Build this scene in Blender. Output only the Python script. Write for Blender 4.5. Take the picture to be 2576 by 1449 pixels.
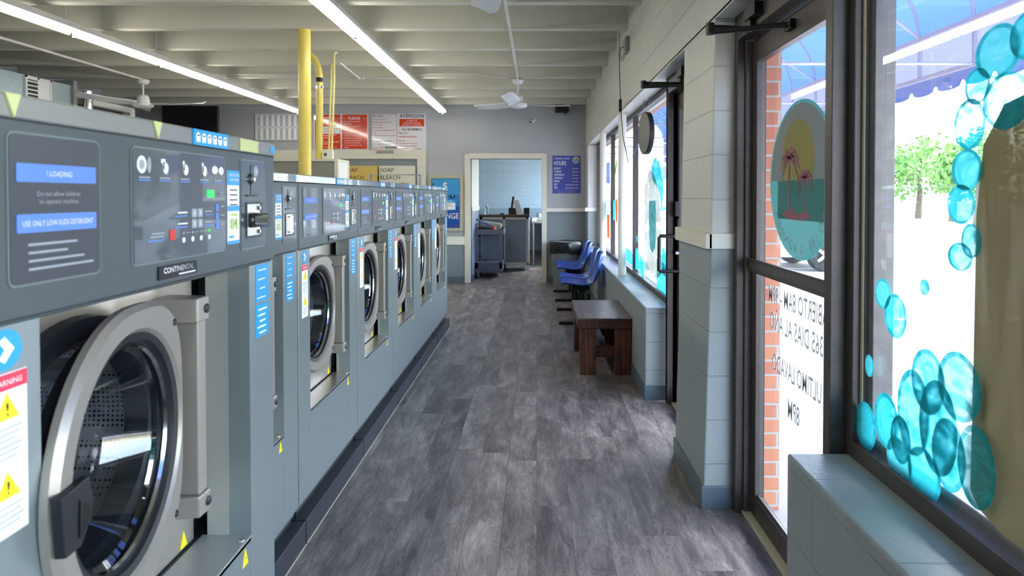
import bpy, bmesh, math, random
from math import sin, cos, pi, radians, sqrt
from mathutils import Vector, Matrix
random.seed(7)
S = bpy.context.scene
for o in list(bpy.data.objects): bpy.data.objects.remove(o, do_unlink=True)
C = S.collection

# ------------------------------------------------------------------ camera, sky, sun, exposure
F = 1613.0                                  # focal length in pixels of the 2576 px wide frame
cam_d = bpy.data.cameras.new('camera'); cam = bpy.data.objects.new('camera', cam_d); C.objects.link(cam)
cam.location = (0, 0, 1.44); cam.rotation_euler = (radians(89.0), 0, 0)
cam_d.sensor_fit = 'HORIZONTAL'; cam_d.sensor_width = 36; cam_d.lens = F/2576*36
cam_d.shift_x = -62/2576; cam_d.shift_y = -204.3/2576
cam_d.clip_start = .02; cam_d.clip_end = 400
cam_d.dof.use_dof = True; cam_d.dof.focus_distance = 3.3; cam_d.dof.aperture_fstop = 5.0
S.camera = cam
W = bpy.data.worlds.new('world'); S.world = W; W.use_nodes = True
nt = W.node_tree; nt.nodes.clear()
sky = nt.nodes.new('ShaderNodeTexSky'); sky.sky_type = 'NISHITA'; sky.sun_disc = False
sky.sun_elevation = radians(58); sky.sun_rotation = radians(60); sky.air_density = 1.2; sky.dust_density = 2.0
bg = nt.nodes.new('ShaderNodeBackground'); bg.inputs['Strength'].default_value = 1.8
wo = nt.nodes.new('ShaderNodeOutputWorld')
hs = nt.nodes.new('ShaderNodeHueSaturation'); hs.inputs['Saturation'].default_value = .72
nt.links.new(sky.outputs[0], hs.inputs['Color']); nt.links.new(hs.outputs[0], bg.inputs[0]); nt.links.new(bg.outputs[0], wo.inputs[0])
sun_d = bpy.data.lights.new('sun', 'SUN'); sun_d.energy = 7; sun_d.angle = radians(1); sun_d.color = (1, .96, .9)
sun = bpy.data.objects.new('sun', sun_d); C.objects.link(sun)
sun.rotation_euler = Vector((-.12, -.35, -.93)).to_track_quat('-Z', 'Y').to_euler(); sun.location = (10, 10, 20)
S.view_settings.view_transform = 'Standard'; S.view_settings.look = 'None'
S.view_settings.exposure = 0.85; S.view_settings.gamma = 1; S.view_settings.use_curve_mapping = False
TUBE = 10.5

# ------------------------------------------------------------------ materials
def lin(c):
    return tuple(((v/255)/12.92 if v/255 <= .04045 else ((v/255+.055)/1.055)**2.4) for v in c) + (1,)
def mat(name, rgb, rough=.5, metal=0.0, bump=0.0, bscale=40, emit=None, es=1, var=0.0, vscale=3, spec=.5, coat=0, trans=0):
    m = bpy.data.materials.new(name); m.use_nodes = True
    n = m.node_tree; b = n.nodes['Principled BSDF']; c = lin(rgb)
    b.inputs['Base Color'].default_value = c; b.inputs['Roughness'].default_value = rough
    b.inputs['Metallic'].default_value = metal; b.inputs['Specular IOR Level'].default_value = spec
    b.inputs['Coat Weight'].default_value = coat
    if trans: b.inputs['Transmission Weight'].default_value = trans
    if emit:
        b.inputs['Emission Color'].default_value = lin(emit); b.inputs['Emission Strength'].default_value = es
    if bump or var:
        g = n.nodes.new('ShaderNodeNewGeometry')
        if bump:
            t = n.nodes.new('ShaderNodeTexNoise'); t.inputs['Scale'].default_value = bscale; t.inputs['Detail'].default_value = 4
            n.links.new(g.outputs['Position'], t.inputs['Vector'])
            bp = n.nodes.new('ShaderNodeBump'); bp.inputs['Strength'].default_value = bump; bp.inputs['Distance'].default_value = .01
            n.links.new(t.outputs[0], bp.inputs['Height']); n.links.new(bp.outputs[0], b.inputs['Normal'])
        if var:
            t = n.nodes.new('ShaderNodeTexNoise'); t.inputs['Scale'].default_value = vscale; t.inputs['Detail'].default_value = 6
            n.links.new(g.outputs['Position'], t.inputs['Vector'])
            r = n.nodes.new('ShaderNodeMapRange'); r.inputs[1].default_value = .3; r.inputs[2].default_value = .7
            r.inputs[3].default_value = 1-var; r.inputs[4].default_value = 1+var
            n.links.new(t.outputs[0], r.inputs[0])
            x = n.nodes.new('ShaderNodeVectorMath'); x.operation = 'SCALE'; x.inputs[0].default_value = c[:3]
            n.links.new(r.outputs[0], x.inputs['Scale']); n.links.new(x.outputs[0], b.inputs['Base Color'])
    return m
def math_node(n, op, a, b=None):
    x = n.nodes.new('ShaderNodeMath'); x.operation = op
    for i, v in enumerate((a, b)):
        if v is None: continue
        if isinstance(v, (int, float)): x.inputs[i].default_value = v
        else: n.links.new(v, x.inputs[i])
    return x.outputs[0]
def block_uv(n):
    """wall coordinates: along the wall (X or Y by which way the face looks) and height, in metres"""
    g = n.nodes.new('ShaderNodeNewGeometry'); s = n.nodes.new('ShaderNodeSeparateXYZ'); n.links.new(g.outputs['Position'], s.inputs[0])
    q = n.nodes.new('ShaderNodeSeparateXYZ'); n.links.new(g.outputs['True Normal'], q.inputs[0])
    facing = math_node(n, 'GREATER_THAN', math_node(n, 'ABSOLUTE', q.outputs[1]), .7)
    mx = n.nodes.new('ShaderNodeMix'); n.links.new(facing, mx.inputs[0]); n.links.new(s.outputs[1], mx.inputs[2]); n.links.new(s.outputs[0], mx.inputs[3])
    up = math_node(n, 'GREATER_THAN', math_node(n, 'ABSOLUTE', q.outputs[2]), .7)
    return g, s, mx.outputs[0], up
def block_wall(name, upper, lower, split=1.23, bw=.4064, bh=.2032, off=0.0, joints=1.0, rough=.45, grain=.35):
    m = bpy.data.materials.new(name); m.use_nodes = True; n = m.node_tree; b = n.nodes['Principled BSDF']
    g, s, u, up = block_uv(n)
    cb = n.nodes.new('ShaderNodeCombineXYZ'); n.links.new(math_node(n, 'ADD', u, off), cb.inputs[0])
    zz = math_node(n, 'MULTIPLY', s.outputs[2], math_node(n, 'SUBTRACT', 1, up)); zz = math_node(n, 'ADD', zz, math_node(n, 'MULTIPLY', up, .1))
    n.links.new(zz, cb.inputs[1])
    t = n.nodes.new('ShaderNodeTexBrick'); n.links.new(cb.outputs[0], t.inputs['Vector'])
    t.inputs['Scale'].default_value = 1; t.inputs['Brick Width'].default_value = bw; t.inputs['Row Height'].default_value = bh
    t.inputs['Mortar Size'].default_value = .004; t.inputs['Mortar Smooth'].default_value = .6; t.offset = .5
    isup = math_node(n, 'GREATER_THAN', s.outputs[2], split)
    mc = n.nodes.new('ShaderNodeMix'); mc.data_type = 'RGBA'
    mc.inputs[6].default_value = lin(lower); mc.inputs[7].default_value = lin(upper); n.links.new(isup, mc.inputs[0])
    no = n.nodes.new('ShaderNodeTexNoise'); no.inputs['Scale'].default_value = 90; no.inputs['Detail'].default_value = 3; n.links.new(g.outputs['Position'], no.inputs['Vector'])
    h = math_node(n, 'ADD', math_node(n, 'MULTIPLY', t.outputs['Fac'], -1.2*joints), math_node(n, 'MULTIPLY', no.outputs[0], grain))
    bp = n.nodes.new('ShaderNodeBump'); bp.inputs['Strength'].default_value = .7; bp.inputs['Distance'].default_value = .006
    n.links.new(h, bp.inputs['Height']); n.links.new(bp.outputs[0], b.inputs['Normal'])
    big = n.nodes.new('ShaderNodeTexNoise'); big.inputs['Scale'].default_value = 1.7; n.links.new(g.outputs['Position'], big.inputs['Vector'])
    r = n.nodes.new('ShaderNodeMapRange'); r.inputs[3].default_value = .95; r.inputs[4].default_value = 1.05; n.links.new(big.outputs[0], r.inputs[0])
    x = n.nodes.new('ShaderNodeVectorMath'); x.operation = 'SCALE'; n.links.new(mc.outputs[2], x.inputs[0]); n.links.new(r.outputs[0], x.inputs['Scale'])
    n.links.new(x.outputs[0], b.inputs['Base Color']); b.inputs['Roughness'].default_value = rough
    return m
def brick_mat(name):
    m = bpy.data.materials.new(name); m.use_nodes = True; n = m.node_tree; b = n.nodes['Principled BSDF']
    g, s, u, up = block_uv(n); cb = n.nodes.new('ShaderNodeCombineXYZ'); n.links.new(u, cb.inputs[0]); n.links.new(s.outputs[2], cb.inputs[1])
    t = n.nodes.new('ShaderNodeTexBrick'); n.links.new(cb.outputs[0], t.inputs['Vector']); t.inputs['Scale'].default_value = 1
    t.inputs['Brick Width'].default_value = .203; t.inputs['Row Height'].default_value = .0677; t.inputs['Mortar Size'].default_value = .006
    t.inputs['Color1'].default_value = lin((190, 124, 92)); t.inputs['Color2'].default_value = lin((170, 104, 78)); t.inputs['Mortar'].default_value = lin((170, 160, 150))
    n.links.new(t.outputs[0], b.inputs['Base Color']); b.inputs['Roughness'].default_value = .9
    bp = n.nodes.new('ShaderNodeBump'); bp.invert = True; bp.inputs['Distance'].default_value = .006; n.links.new(t.outputs['Fac'], bp.inputs['Height']); n.links.new(bp.outputs[0], b.inputs['Normal'])
    return m
def plank_mat(name):
    m = bpy.data.materials.new(name); m.use_nodes = True; n = m.node_tree; b = n.nodes['Principled BSDF']
    g = n.nodes.new('ShaderNodeNewGeometry'); s = n.nodes.new('ShaderNodeSeparateXYZ'); n.links.new(g.outputs['Position'], s.inputs[0])
    PW = .152; col = math_node(n, 'FLOOR', math_node(n, 'DIVIDE', s.outputs[0], PW))
    wn = n.nodes.new('ShaderNodeTexWhiteNoise'); wn.noise_dimensions = '1D'; n.links.new(col, wn.inputs['W'])
    yy = math_node(n, 'ADD', s.outputs[1], math_node(n, 'MULTIPLY', wn.outputs['Value'], 1.22))      # each row of planks starts at its own place
    cb = n.nodes.new('ShaderNodeCombineXYZ'); n.links.new(yy, cb.inputs[0]); n.links.new(s.outputs[0], cb.inputs[1])
    t = n.nodes.new('ShaderNodeTexBrick'); n.links.new(cb.outputs[0], t.inputs['Vector']); t.inputs['Scale'].default_value = 1
    t.inputs['Brick Width'].default_value = 1.22; t.inputs['Row Height'].default_value = PW; t.inputs['Mortar Size'].default_value = .0010; t.inputs['Mortar Smooth'].default_value = .2
    t.offset = 0
    t.inputs['Color1'].default_value = (0, 0, 0, 1); t.inputs['Color2'].default_value = (1, 1, 1, 1); t.inputs['Mortar'].default_value = (.5, .5, .5, 1)
    rnd = n.nodes.new('ShaderNodeSeparateColor'); n.links.new(t.outputs['Color'], rnd.inputs[0]); rv = rnd.outputs[0]
    def noise(sx, sy, det, rough, dist, k):
        c = n.nodes.new('ShaderNodeCombineXYZ'); n.links.new(math_node(n, 'MULTIPLY', s.outputs[0], sx), c.inputs[0])
        n.links.new(math_node(n, 'ADD', math_node(n, 'MULTIPLY', s.outputs[1], sy), math_node(n, 'MULTIPLY', rv, k)), c.inputs[1]); n.links.new(math_node(n, 'MULTIPLY', rv, 19), c.inputs[2])
        q = n.nodes.new('ShaderNodeTexNoise'); q.inputs['Scale'].default_value = 1; q.inputs['Detail'].default_value = det; q.inputs['Roughness'].default_value = rough; q.inputs['Distortion'].default_value = dist
        n.links.new(c.outputs[0], q.inputs['Vector']); return q.outputs[0]
    gr = noise(55, 9, 6, .7, .6, 37); pa = noise(9, 2.6, 4, .6, .5, 11)
    # wavy growth lines: stripes along the plank bent by a slow noise
    bend = noise(7, 2.2, 2, .5, 1.0, 23)
    ph = math_node(n, 'ADD', math_node(n, 'MULTIPLY', s.outputs[0], 60), math_node(n, 'MULTIPLY', bend, 95))
    wv = math_node(n, 'POWER', math_node(n, 'ABSOLUTE', math_node(n, 'SINE', ph)), .6)
    v = math_node(n, 'ADD', math_node(n, 'MULTIPLY', gr, .50), math_node(n, 'MULTIPLY', pa, .85)); v = math_node(n, 'ADD', v, math_node(n, 'MULTIPLY', rv, .16)); v = math_node(n, 'ADD', v, math_node(n, 'MULTIPLY', wv, .13))
    rp = n.nodes.new('ShaderNodeValToRGB'); n.links.new(math_node(n, 'SUBTRACT', v, .36), rp.inputs[0])
    e = rp.color_ramp.elements; e[0].position = .18; e[0].color = lin((54, 49, 48)); e[1].position = .82; e[1].color = lin((172, 162, 152))
    k = e.new(.38); k.color = lin((84, 78, 76)); k = e.new(.58); k.color = lin((122, 115, 110))
    dk = n.nodes.new('ShaderNodeMix'); dk.data_type = 'RGBA'; n.links.new(math_node(n, 'MULTIPLY', t.outputs['Fac'], .8), dk.inputs[0]); n.links.new(rp.outputs[0], dk.inputs[6]); dk.inputs[7].default_value = lin((44, 42, 42))
    n.links.new(dk.outputs[2], b.inputs['Base Color'])
    n.links.new(math_node(n, 'ADD', math_node(n, 'MULTIPLY', gr, .25), .33), b.inputs['Roughness'])
    bp = n.nodes.new('ShaderNodeBump'); bp.inputs['Strength'].default_value = .3; bp.inputs['Distance'].default_value = .003
    n.links.new(math_node(n, 'SUBTRACT', math_node(n, 'ADD', gr, math_node(n, 'MULTIPLY', wv, .3)), t.outputs['Fac']), bp.inputs['Height']); n.links.new(bp.outputs[0], b.inputs['Normal'])
    return m
def wood_mat(name, dark, light, axis=1, rough=.45):
    m = bpy.data.materials.new(name); m.use_nodes = True; n = m.node_tree; b = n.nodes['Principled BSDF']
    tc = n.nodes.new('ShaderNodeTexCoord'); mp = n.nodes.new('ShaderNodeMapping'); sc = [22, 22, 22]; sc[axis] = 2.0; mp.inputs['Scale'].default_value = sc
    n.links.new(tc.outputs['Object'], mp.inputs[0])
    t = n.nodes.new('ShaderNodeTexNoise'); t.inputs['Scale'].default_value = 1.6; t.inputs['Detail'].default_value = 7; t.inputs['Distortion'].default_value = 1.5; n.links.new(mp.outputs[0], t.inputs['Vector'])
    rp = n.nodes.new('ShaderNodeValToRGB'); rp.color_ramp.elements[0].position = .35; rp.color_ramp.elements[1].position = .68
    rp.color_ramp.elements[0].color = lin(dark); rp.color_ramp.elements[1].color = lin(light); n.links.new(t.outputs[0], rp.inputs[0])
    n.links.new(rp.outputs[0], b.inputs['Base Color']); b.inputs['Roughness'].default_value = rough
    return m
def glass_mat(name, tint=(1, 1, 1), refl=1.0, dirt=0.0):
    m = bpy.data.materials.new(name); m.use_nodes = True; n = m.node_tree; n.nodes.clear()
    o = n.nodes.new('ShaderNodeOutputMaterial'); tr = n.nodes.new('ShaderNodeBsdfTransparent'); tr.inputs[0].default_value = (*tint, 1)
    gl = n.nodes.new('ShaderNodeBsdfGlossy'); gl.inputs['Roughness'].default_value = .0
    fr = n.nodes.new('ShaderNodeLayerWeight'); fr.inputs[0].default_value = .5
    # Schlick's curve for plain glass
    p5 = math_node(n, 'POWER', math_node(n, 'SUBTRACT', fr.outputs['Facing'], 0.0), 5.0)
    fac = math_node(n, 'MULTIPLY', math_node(n, 'ADD', math_node(n, 'MULTIPLY', p5, .9), .08), refl)
    mx = n.nodes.new('ShaderNodeMixShader'); n.links.new(fac, mx.inputs[0]); n.links.new(tr.outputs[0], mx.inputs[1]); n.links.new(gl.outputs[0], mx.inputs[2])
    last = mx
    if dirt:
        df = n.nodes.new('ShaderNodeBsdfDiffuse'); df.inputs[0].default_value = (.8, .85, .9, 1)
        m2 = n.nodes.new('ShaderNodeMixShader'); m2.inputs[0].default_value = dirt; n.links.new(mx.outputs[0], m2.inputs[1]); n.links.new(df.outputs[0], m2.inputs[2]); last = m2
    n.links.new(last.outputs[0], o.inputs[0]); return m
def paint_mat(name, rgb, cover=.7, streak=True, tl=.5, sc=(1, 18, 7), sw=1.0):
    """window paint brushed thinly on glass: lets daylight through, covers unevenly"""
    m = bpy.data.materials.new(name); m.use_nodes = True; n = m.node_tree; n.nodes.clear()
    o = n.nodes.new('ShaderNodeOutputMaterial'); tr = n.nodes.new('ShaderNodeBsdfTransparent')
    tr.inputs[0].default_value = tuple(.8+.2*v for v in lin(rgb)[:3]) + (1,)
    a = n.nodes.new('ShaderNodeBsdfTranslucent'); a.inputs[0].default_value = lin(rgb); d = n.nodes.new('ShaderNodeBsdfDiffuse'); d.inputs[0].default_value = lin(rgb)
    ad = n.nodes.new('ShaderNodeMixShader'); ad.inputs[0].default_value = 1-tl; n.links.new(a.outputs[0], ad.inputs[1]); n.links.new(d.outputs[0], ad.inputs[2])
    mx = n.nodes.new('ShaderNodeMixShader'); n.links.new(tr.outputs[0], mx.inputs[1]); n.links.new(ad.outputs[0], mx.inputs[2])
    if streak:
        g = n.nodes.new('ShaderNodeNewGeometry'); mp = n.nodes.new('ShaderNodeMapping'); mp.inputs['Scale'].default_value = sc; n.links.new(g.outputs['Position'], mp.inputs[0])
        t = n.nodes.new('ShaderNodeTexNoise'); t.inputs['Scale'].default_value = 1; t.inputs['Detail'].default_value = 4; t.inputs['Distortion'].default_value = 2; n.links.new(mp.outputs[0], t.inputs['Vector'])
        r = n.nodes.new('ShaderNodeMapRange'); r.inputs[1].default_value = .3; r.inputs[2].default_value = .7; r.inputs[3].default_value = max(0, cover-.3*sw); r.inputs[4].default_value = min(1, cover+.2*sw)
        n.links.new(t.outputs[0], r.inputs[0]); n.links.new(r.outputs[0], mx.inputs[0])
    else: mx.inputs[0].default_value = cover
    n.links.new(mx.outputs[0], o.inputs[0]); return m
def fabric_mat(name, rgb):
    m = bpy.data.materials.new(name); m.use_nodes = True; n = m.node_tree; n.nodes.clear()
    o = n.nodes.new('ShaderNodeOutputMaterial'); a = n.nodes.new('ShaderNodeBsdfTranslucent'); a.inputs[0].default_value = lin(rgb); d = n.nodes.new('ShaderNodeBsdfDiffuse'); d.inputs[0].default_value = lin(rgb)
    mx = n.nodes.new('ShaderNodeMixShader'); mx.inputs[0].default_value = .5; n.links.new(a.outputs[0], mx.inputs[1]); n.links.new(d.outputs[0], mx.inputs[2]); n.links.new(mx.outputs[0], o.inputs[0]); return m
def drum_mat(name):
    m = mat(name, (150, 150, 152), .3, .9); n = m.node_tree; b = n.nodes['Principled BSDF']
    tc = n.nodes.new('ShaderNodeTexCoord'); v = n.nodes.new('ShaderNodeTexVoronoi'); v.inputs['Scale'].default_value = 95; v.inputs['Randomness'].default_value = .15
    n.links.new(tc.outputs['Object'], v.inputs['Vector']); h = math_node(n, 'GREATER_THAN', v.outputs['Distance'], .30)
    mx = n.nodes.new('ShaderNodeMix'); mx.data_type = 'RGBA'; mx.inputs[6].default_value = lin((14, 14, 16)); mx.inputs[7].default_value = lin((205, 205, 208)); n.links.new(h, mx.inputs[0]); n.links.new(mx.outputs[2], b.inputs['Base Color'])
    return m

M = {}
M['block'] = block_wall('painted_block', (206, 206, 198), (146, 155, 156), 1.23, off=.06)
M['block_back'] = block_wall('painted_block_office', (168, 192, 208), (140, 165, 182), 1.13, joints=.8)
M['backwall'] = mat('grey_wall_paint', (168, 172, 175), .6, bump=.15, bscale=60, var=.03)
M['backlow'] = mat('grey_lower_paint', (128, 138, 143), .55, bump=.15, bscale=60, var=.03)
M['wall'] = mat('left_wall_paint', (166, 168, 176), .6, var=.03)
M['beam'] = mat('cream_ceiling_paint', (206, 204, 188), .7, bump=.2, bscale=30, var=.04, vscale=2)
M['deck'] = mat('ceiling_deck_paint', (200, 198, 184), .8)
M['white'] = mat('white_trim_paint', (226, 224, 214), .5, var=.02)
M['cream'] = mat('cream_trim_paint', (214, 211, 196), .5, var=.03)
M['base'] = mat('vinyl_base', (92, 106, 115), .35)
M['floor'] = plank_mat('grey_vinyl_plank')
M['bronze'] = mat('dark_bronze_frame', (78, 72, 70), .42, .35, var=.12, vscale=25)
M['bronze2'] = mat('worn_bronze', (92, 88, 86), .45, .35, var=.15, vscale=30)
M['black'] = mat('black_plastic', (18, 18, 20), .4)
M['blackm'] = mat('black_metal', (26, 26, 28), .45, .3)
M['rubber'] = mat('dark_rubber', (26, 28, 34), .5)
M['glass'] = glass_mat('window_glass', (.96, .98, .98), 1.0, .012)
M['bowl'] = glass_mat('washer_bowl_glass', (.80, .86, .90), 1.5)
M['body'] = mat('washer_grey_steel', (136, 146, 148), .30, .45, bump=.02, bscale=200)
M['bodyin'] = mat('washer_recess_steel', (160, 162, 158), .4, .3)
M['panel'] = mat('washer_control_grey', (74, 82, 85), .42, .25)
M['disp'] = mat('display_dark', (56, 60, 70), .3, coat=.3)
M['panel_rim'] = mat('panel_rim_grey', (104, 114, 118), .4)
M['pale_lime'] = mat('pale_lime_sticker', (196, 204, 140), .45)
M['steel'] = mat('brushed_steel', (214, 206, 196), .3, .85, bump=.02, bscale=150)
M['ring'] = mat('door_ring_grey', (156, 150, 143), .36, .4)
M['chrome'] = mat('polished_steel', (222, 222, 222), .12, 1.0)
M['cap'] = mat('top_strip_steel', (205, 212, 212), .14, .95)
M['capm'] = mat('top_strip_matte', (138, 139, 137), .42, .5)
M['drum'] = drum_mat('perforated_drum')
M['basem'] = mat('black_base_steel', (48, 50, 58), .4, .2, var=.1, vscale=30)
M['ink_w'] = mat('white_ink', (232, 234, 236), .5)
M['ink_g'] = mat('grey_ink', (150, 156, 164), .5)
M['ink_k'] = mat('black_ink', (24, 24, 26), .5)
M['ink_r'] = mat('red_ink', (206, 50, 40), .5)
M['ink_o'] = mat('orange_red_print', (222, 66, 30), .35)
M['ink_b'] = mat('blue_print', (88, 130, 214), .45)
M['ink_db'] = mat('indigo_blue_print', (62, 72, 160), .5)
M['sky_b'] = mat('bright_blue_sticker', (24, 152, 214), .35)
M['navy'] = mat('navy_print', (18, 76, 156), .4)
M['green'] = mat('lime_print', (170, 205, 70), .5)
M['pink'] = mat('red_label_header', (222, 50, 80), .4)
M['yellow'] = mat('yellow_warning', (246, 224, 30), .4)
M['led'] = mat('green_led', (20, 200, 60), .4, emit=(30, 255, 90), es=.7)
M['poster'] = mat('glossy_white_board', (214, 216, 220), .15, coat=.5)
M['redgloss'] = mat('glossy_red_board', (216, 62, 26), .12, coat=.6)
M['yelpaint'] = mat('yellow_pipe_paint', (226, 208, 104), .35, var=.05, vscale=6, bump=.1, bscale=20)
M['pale_y'] = mat('pale_yellow_pipe', (228, 218, 140), .4)
M['amber'] = mat('amber_vending', (206, 180, 96), .4)
M['cabgrey'] = mat('grey_cabinet', (142, 144, 140), .5)
M['khaki'] = mat('khaki_frame', (178, 174, 150), .6)
M['fixture'] = mat('white_fixture', (206, 204, 198), .45)
M['tube'] = mat('fluorescent_tube', (255, 255, 255), .4, emit=(255, 250, 238), es=TUBE)
M['fan'] = mat('white_fan', (224, 226, 224), .3)
M['galv'] = mat('galvanised_steel', (160, 176, 182), .4, .4, var=.1, vscale=45)
M['blue'] = mat('blue_shell_plastic', (26, 74, 158), .28, coat=.2)
M['wood'] = wood_mat('stained_wood_long', (34, 18, 12), (92, 50, 28), 1)
M['woodv'] = wood_mat('stained_wood_upright', (44, 24, 16), (118, 66, 38), 2)
M['woodt'] = wood_mat('worn_wood_top', (66, 54, 52), (112, 98, 94), 1, .35)
M['bin'] = mat('grey_bin_plastic', (112, 122, 124), .5)
M['bag'] = mat('black_bin_bag', (22, 21, 24), .3, bump=.4, bscale=14)
M['counter'] = mat('dark_counter_top', (70, 60, 58), .4)
M['cartg'] = mat('slate_cart_plastic', (84, 88, 108), .5)
M['deskp'] = mat('counter_blue_grey', (132, 146, 166), .5)
M['brick'] = brick_mat('orange_brick')
M['concrete'] = mat('pale_concrete', (128, 126, 130), .85, bump=.2, bscale=50, var=.06, vscale=1.5)
M['asphalt'] = mat('grey_asphalt', (132, 130, 133), .9, bump=.3, bscale=60, var=.08)
M['awn'] = fabric_mat('blue_awning_fabric', (60, 88, 160))
M['awnv'] = fabric_mat('pale_blue_valance', (132, 142, 176))
M['awnp'] = fabric_mat('lavender_awning_panel', (98, 101, 134))
M['teal'] = paint_mat('teal_window_paint', (64, 196, 204), .70, sc=(1, 9, 14))
M['teal2'] = paint_mat('light_teal_window_paint', (92, 200, 206), .66, sc=(1, 9, 14))
M['beige_refl'] = paint_mat('beige_paint_and_reflection', (146, 137, 106), .93, sc=(1, 9, 1.2), sw=.3, tl=.18)  # window paint with the reflected interior put into its brownish colour
M['greyp'] = paint_mat('grey_window_paint', (176, 180, 172), .7)
M['greenp'] = paint_mat('green_window_paint', (60, 170, 60), .7, False)
M['orangep'] = paint_mat('orange_window_paint', (235, 110, 40), .75, False)
M['bluep'] = paint_mat('blue_window_paint', (40, 110, 230), .6, False)
M['decal'] = paint_mat('frosted_decal', (150, 164, 166), .62, False)
M['dec_teal'] = paint_mat('teal_decal', (112, 168, 166), .88, False, .4)
M['dec_yel'] = paint_mat('yellow_decal', (196, 192, 136), .88, False, .4)
M['dec_grey'] = paint_mat('grey_decal', (184, 187, 188), .88, False, .4)
M['dec_pink'] = paint_mat('pink_decal', (198, 148, 162), .9, False, .4)
M['dec_lett'] = paint_mat('grey_window_lettering', (160, 166, 170), 1.0, False, 0.06)
M['leaf'] = mat('tree_leaf', (96, 140, 60), .7, var=.2)
M['bark'] = mat('tree_bark', (96, 80, 64), .9)
M['carw'] = mat('white_car_paint', (226, 232, 234), .2, coat=.5)
M['card'] = mat('slate_car_paint', (70, 84, 104), .2, .4, coat=.5)
M['carr'] = mat('teal_car_paint', (120, 176, 186), .2, .3, coat=.5)
M['carglass'] = mat('car_window', (30, 38, 44), .05)
M['tyre'] = mat('tyre_rubber', (28, 28, 30), .8)
M['bldg'] = mat('pale_stucco', (220, 216, 208), .8)
M['tvs'] = mat('dark_screen', (14, 16, 22), .15)
M['bottle'] = mat('clear_plastic', (214, 224, 230), .15, trans=.6)
M['discgrey'] = mat('grey_sign_back', (112, 112, 108), .5)

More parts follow.
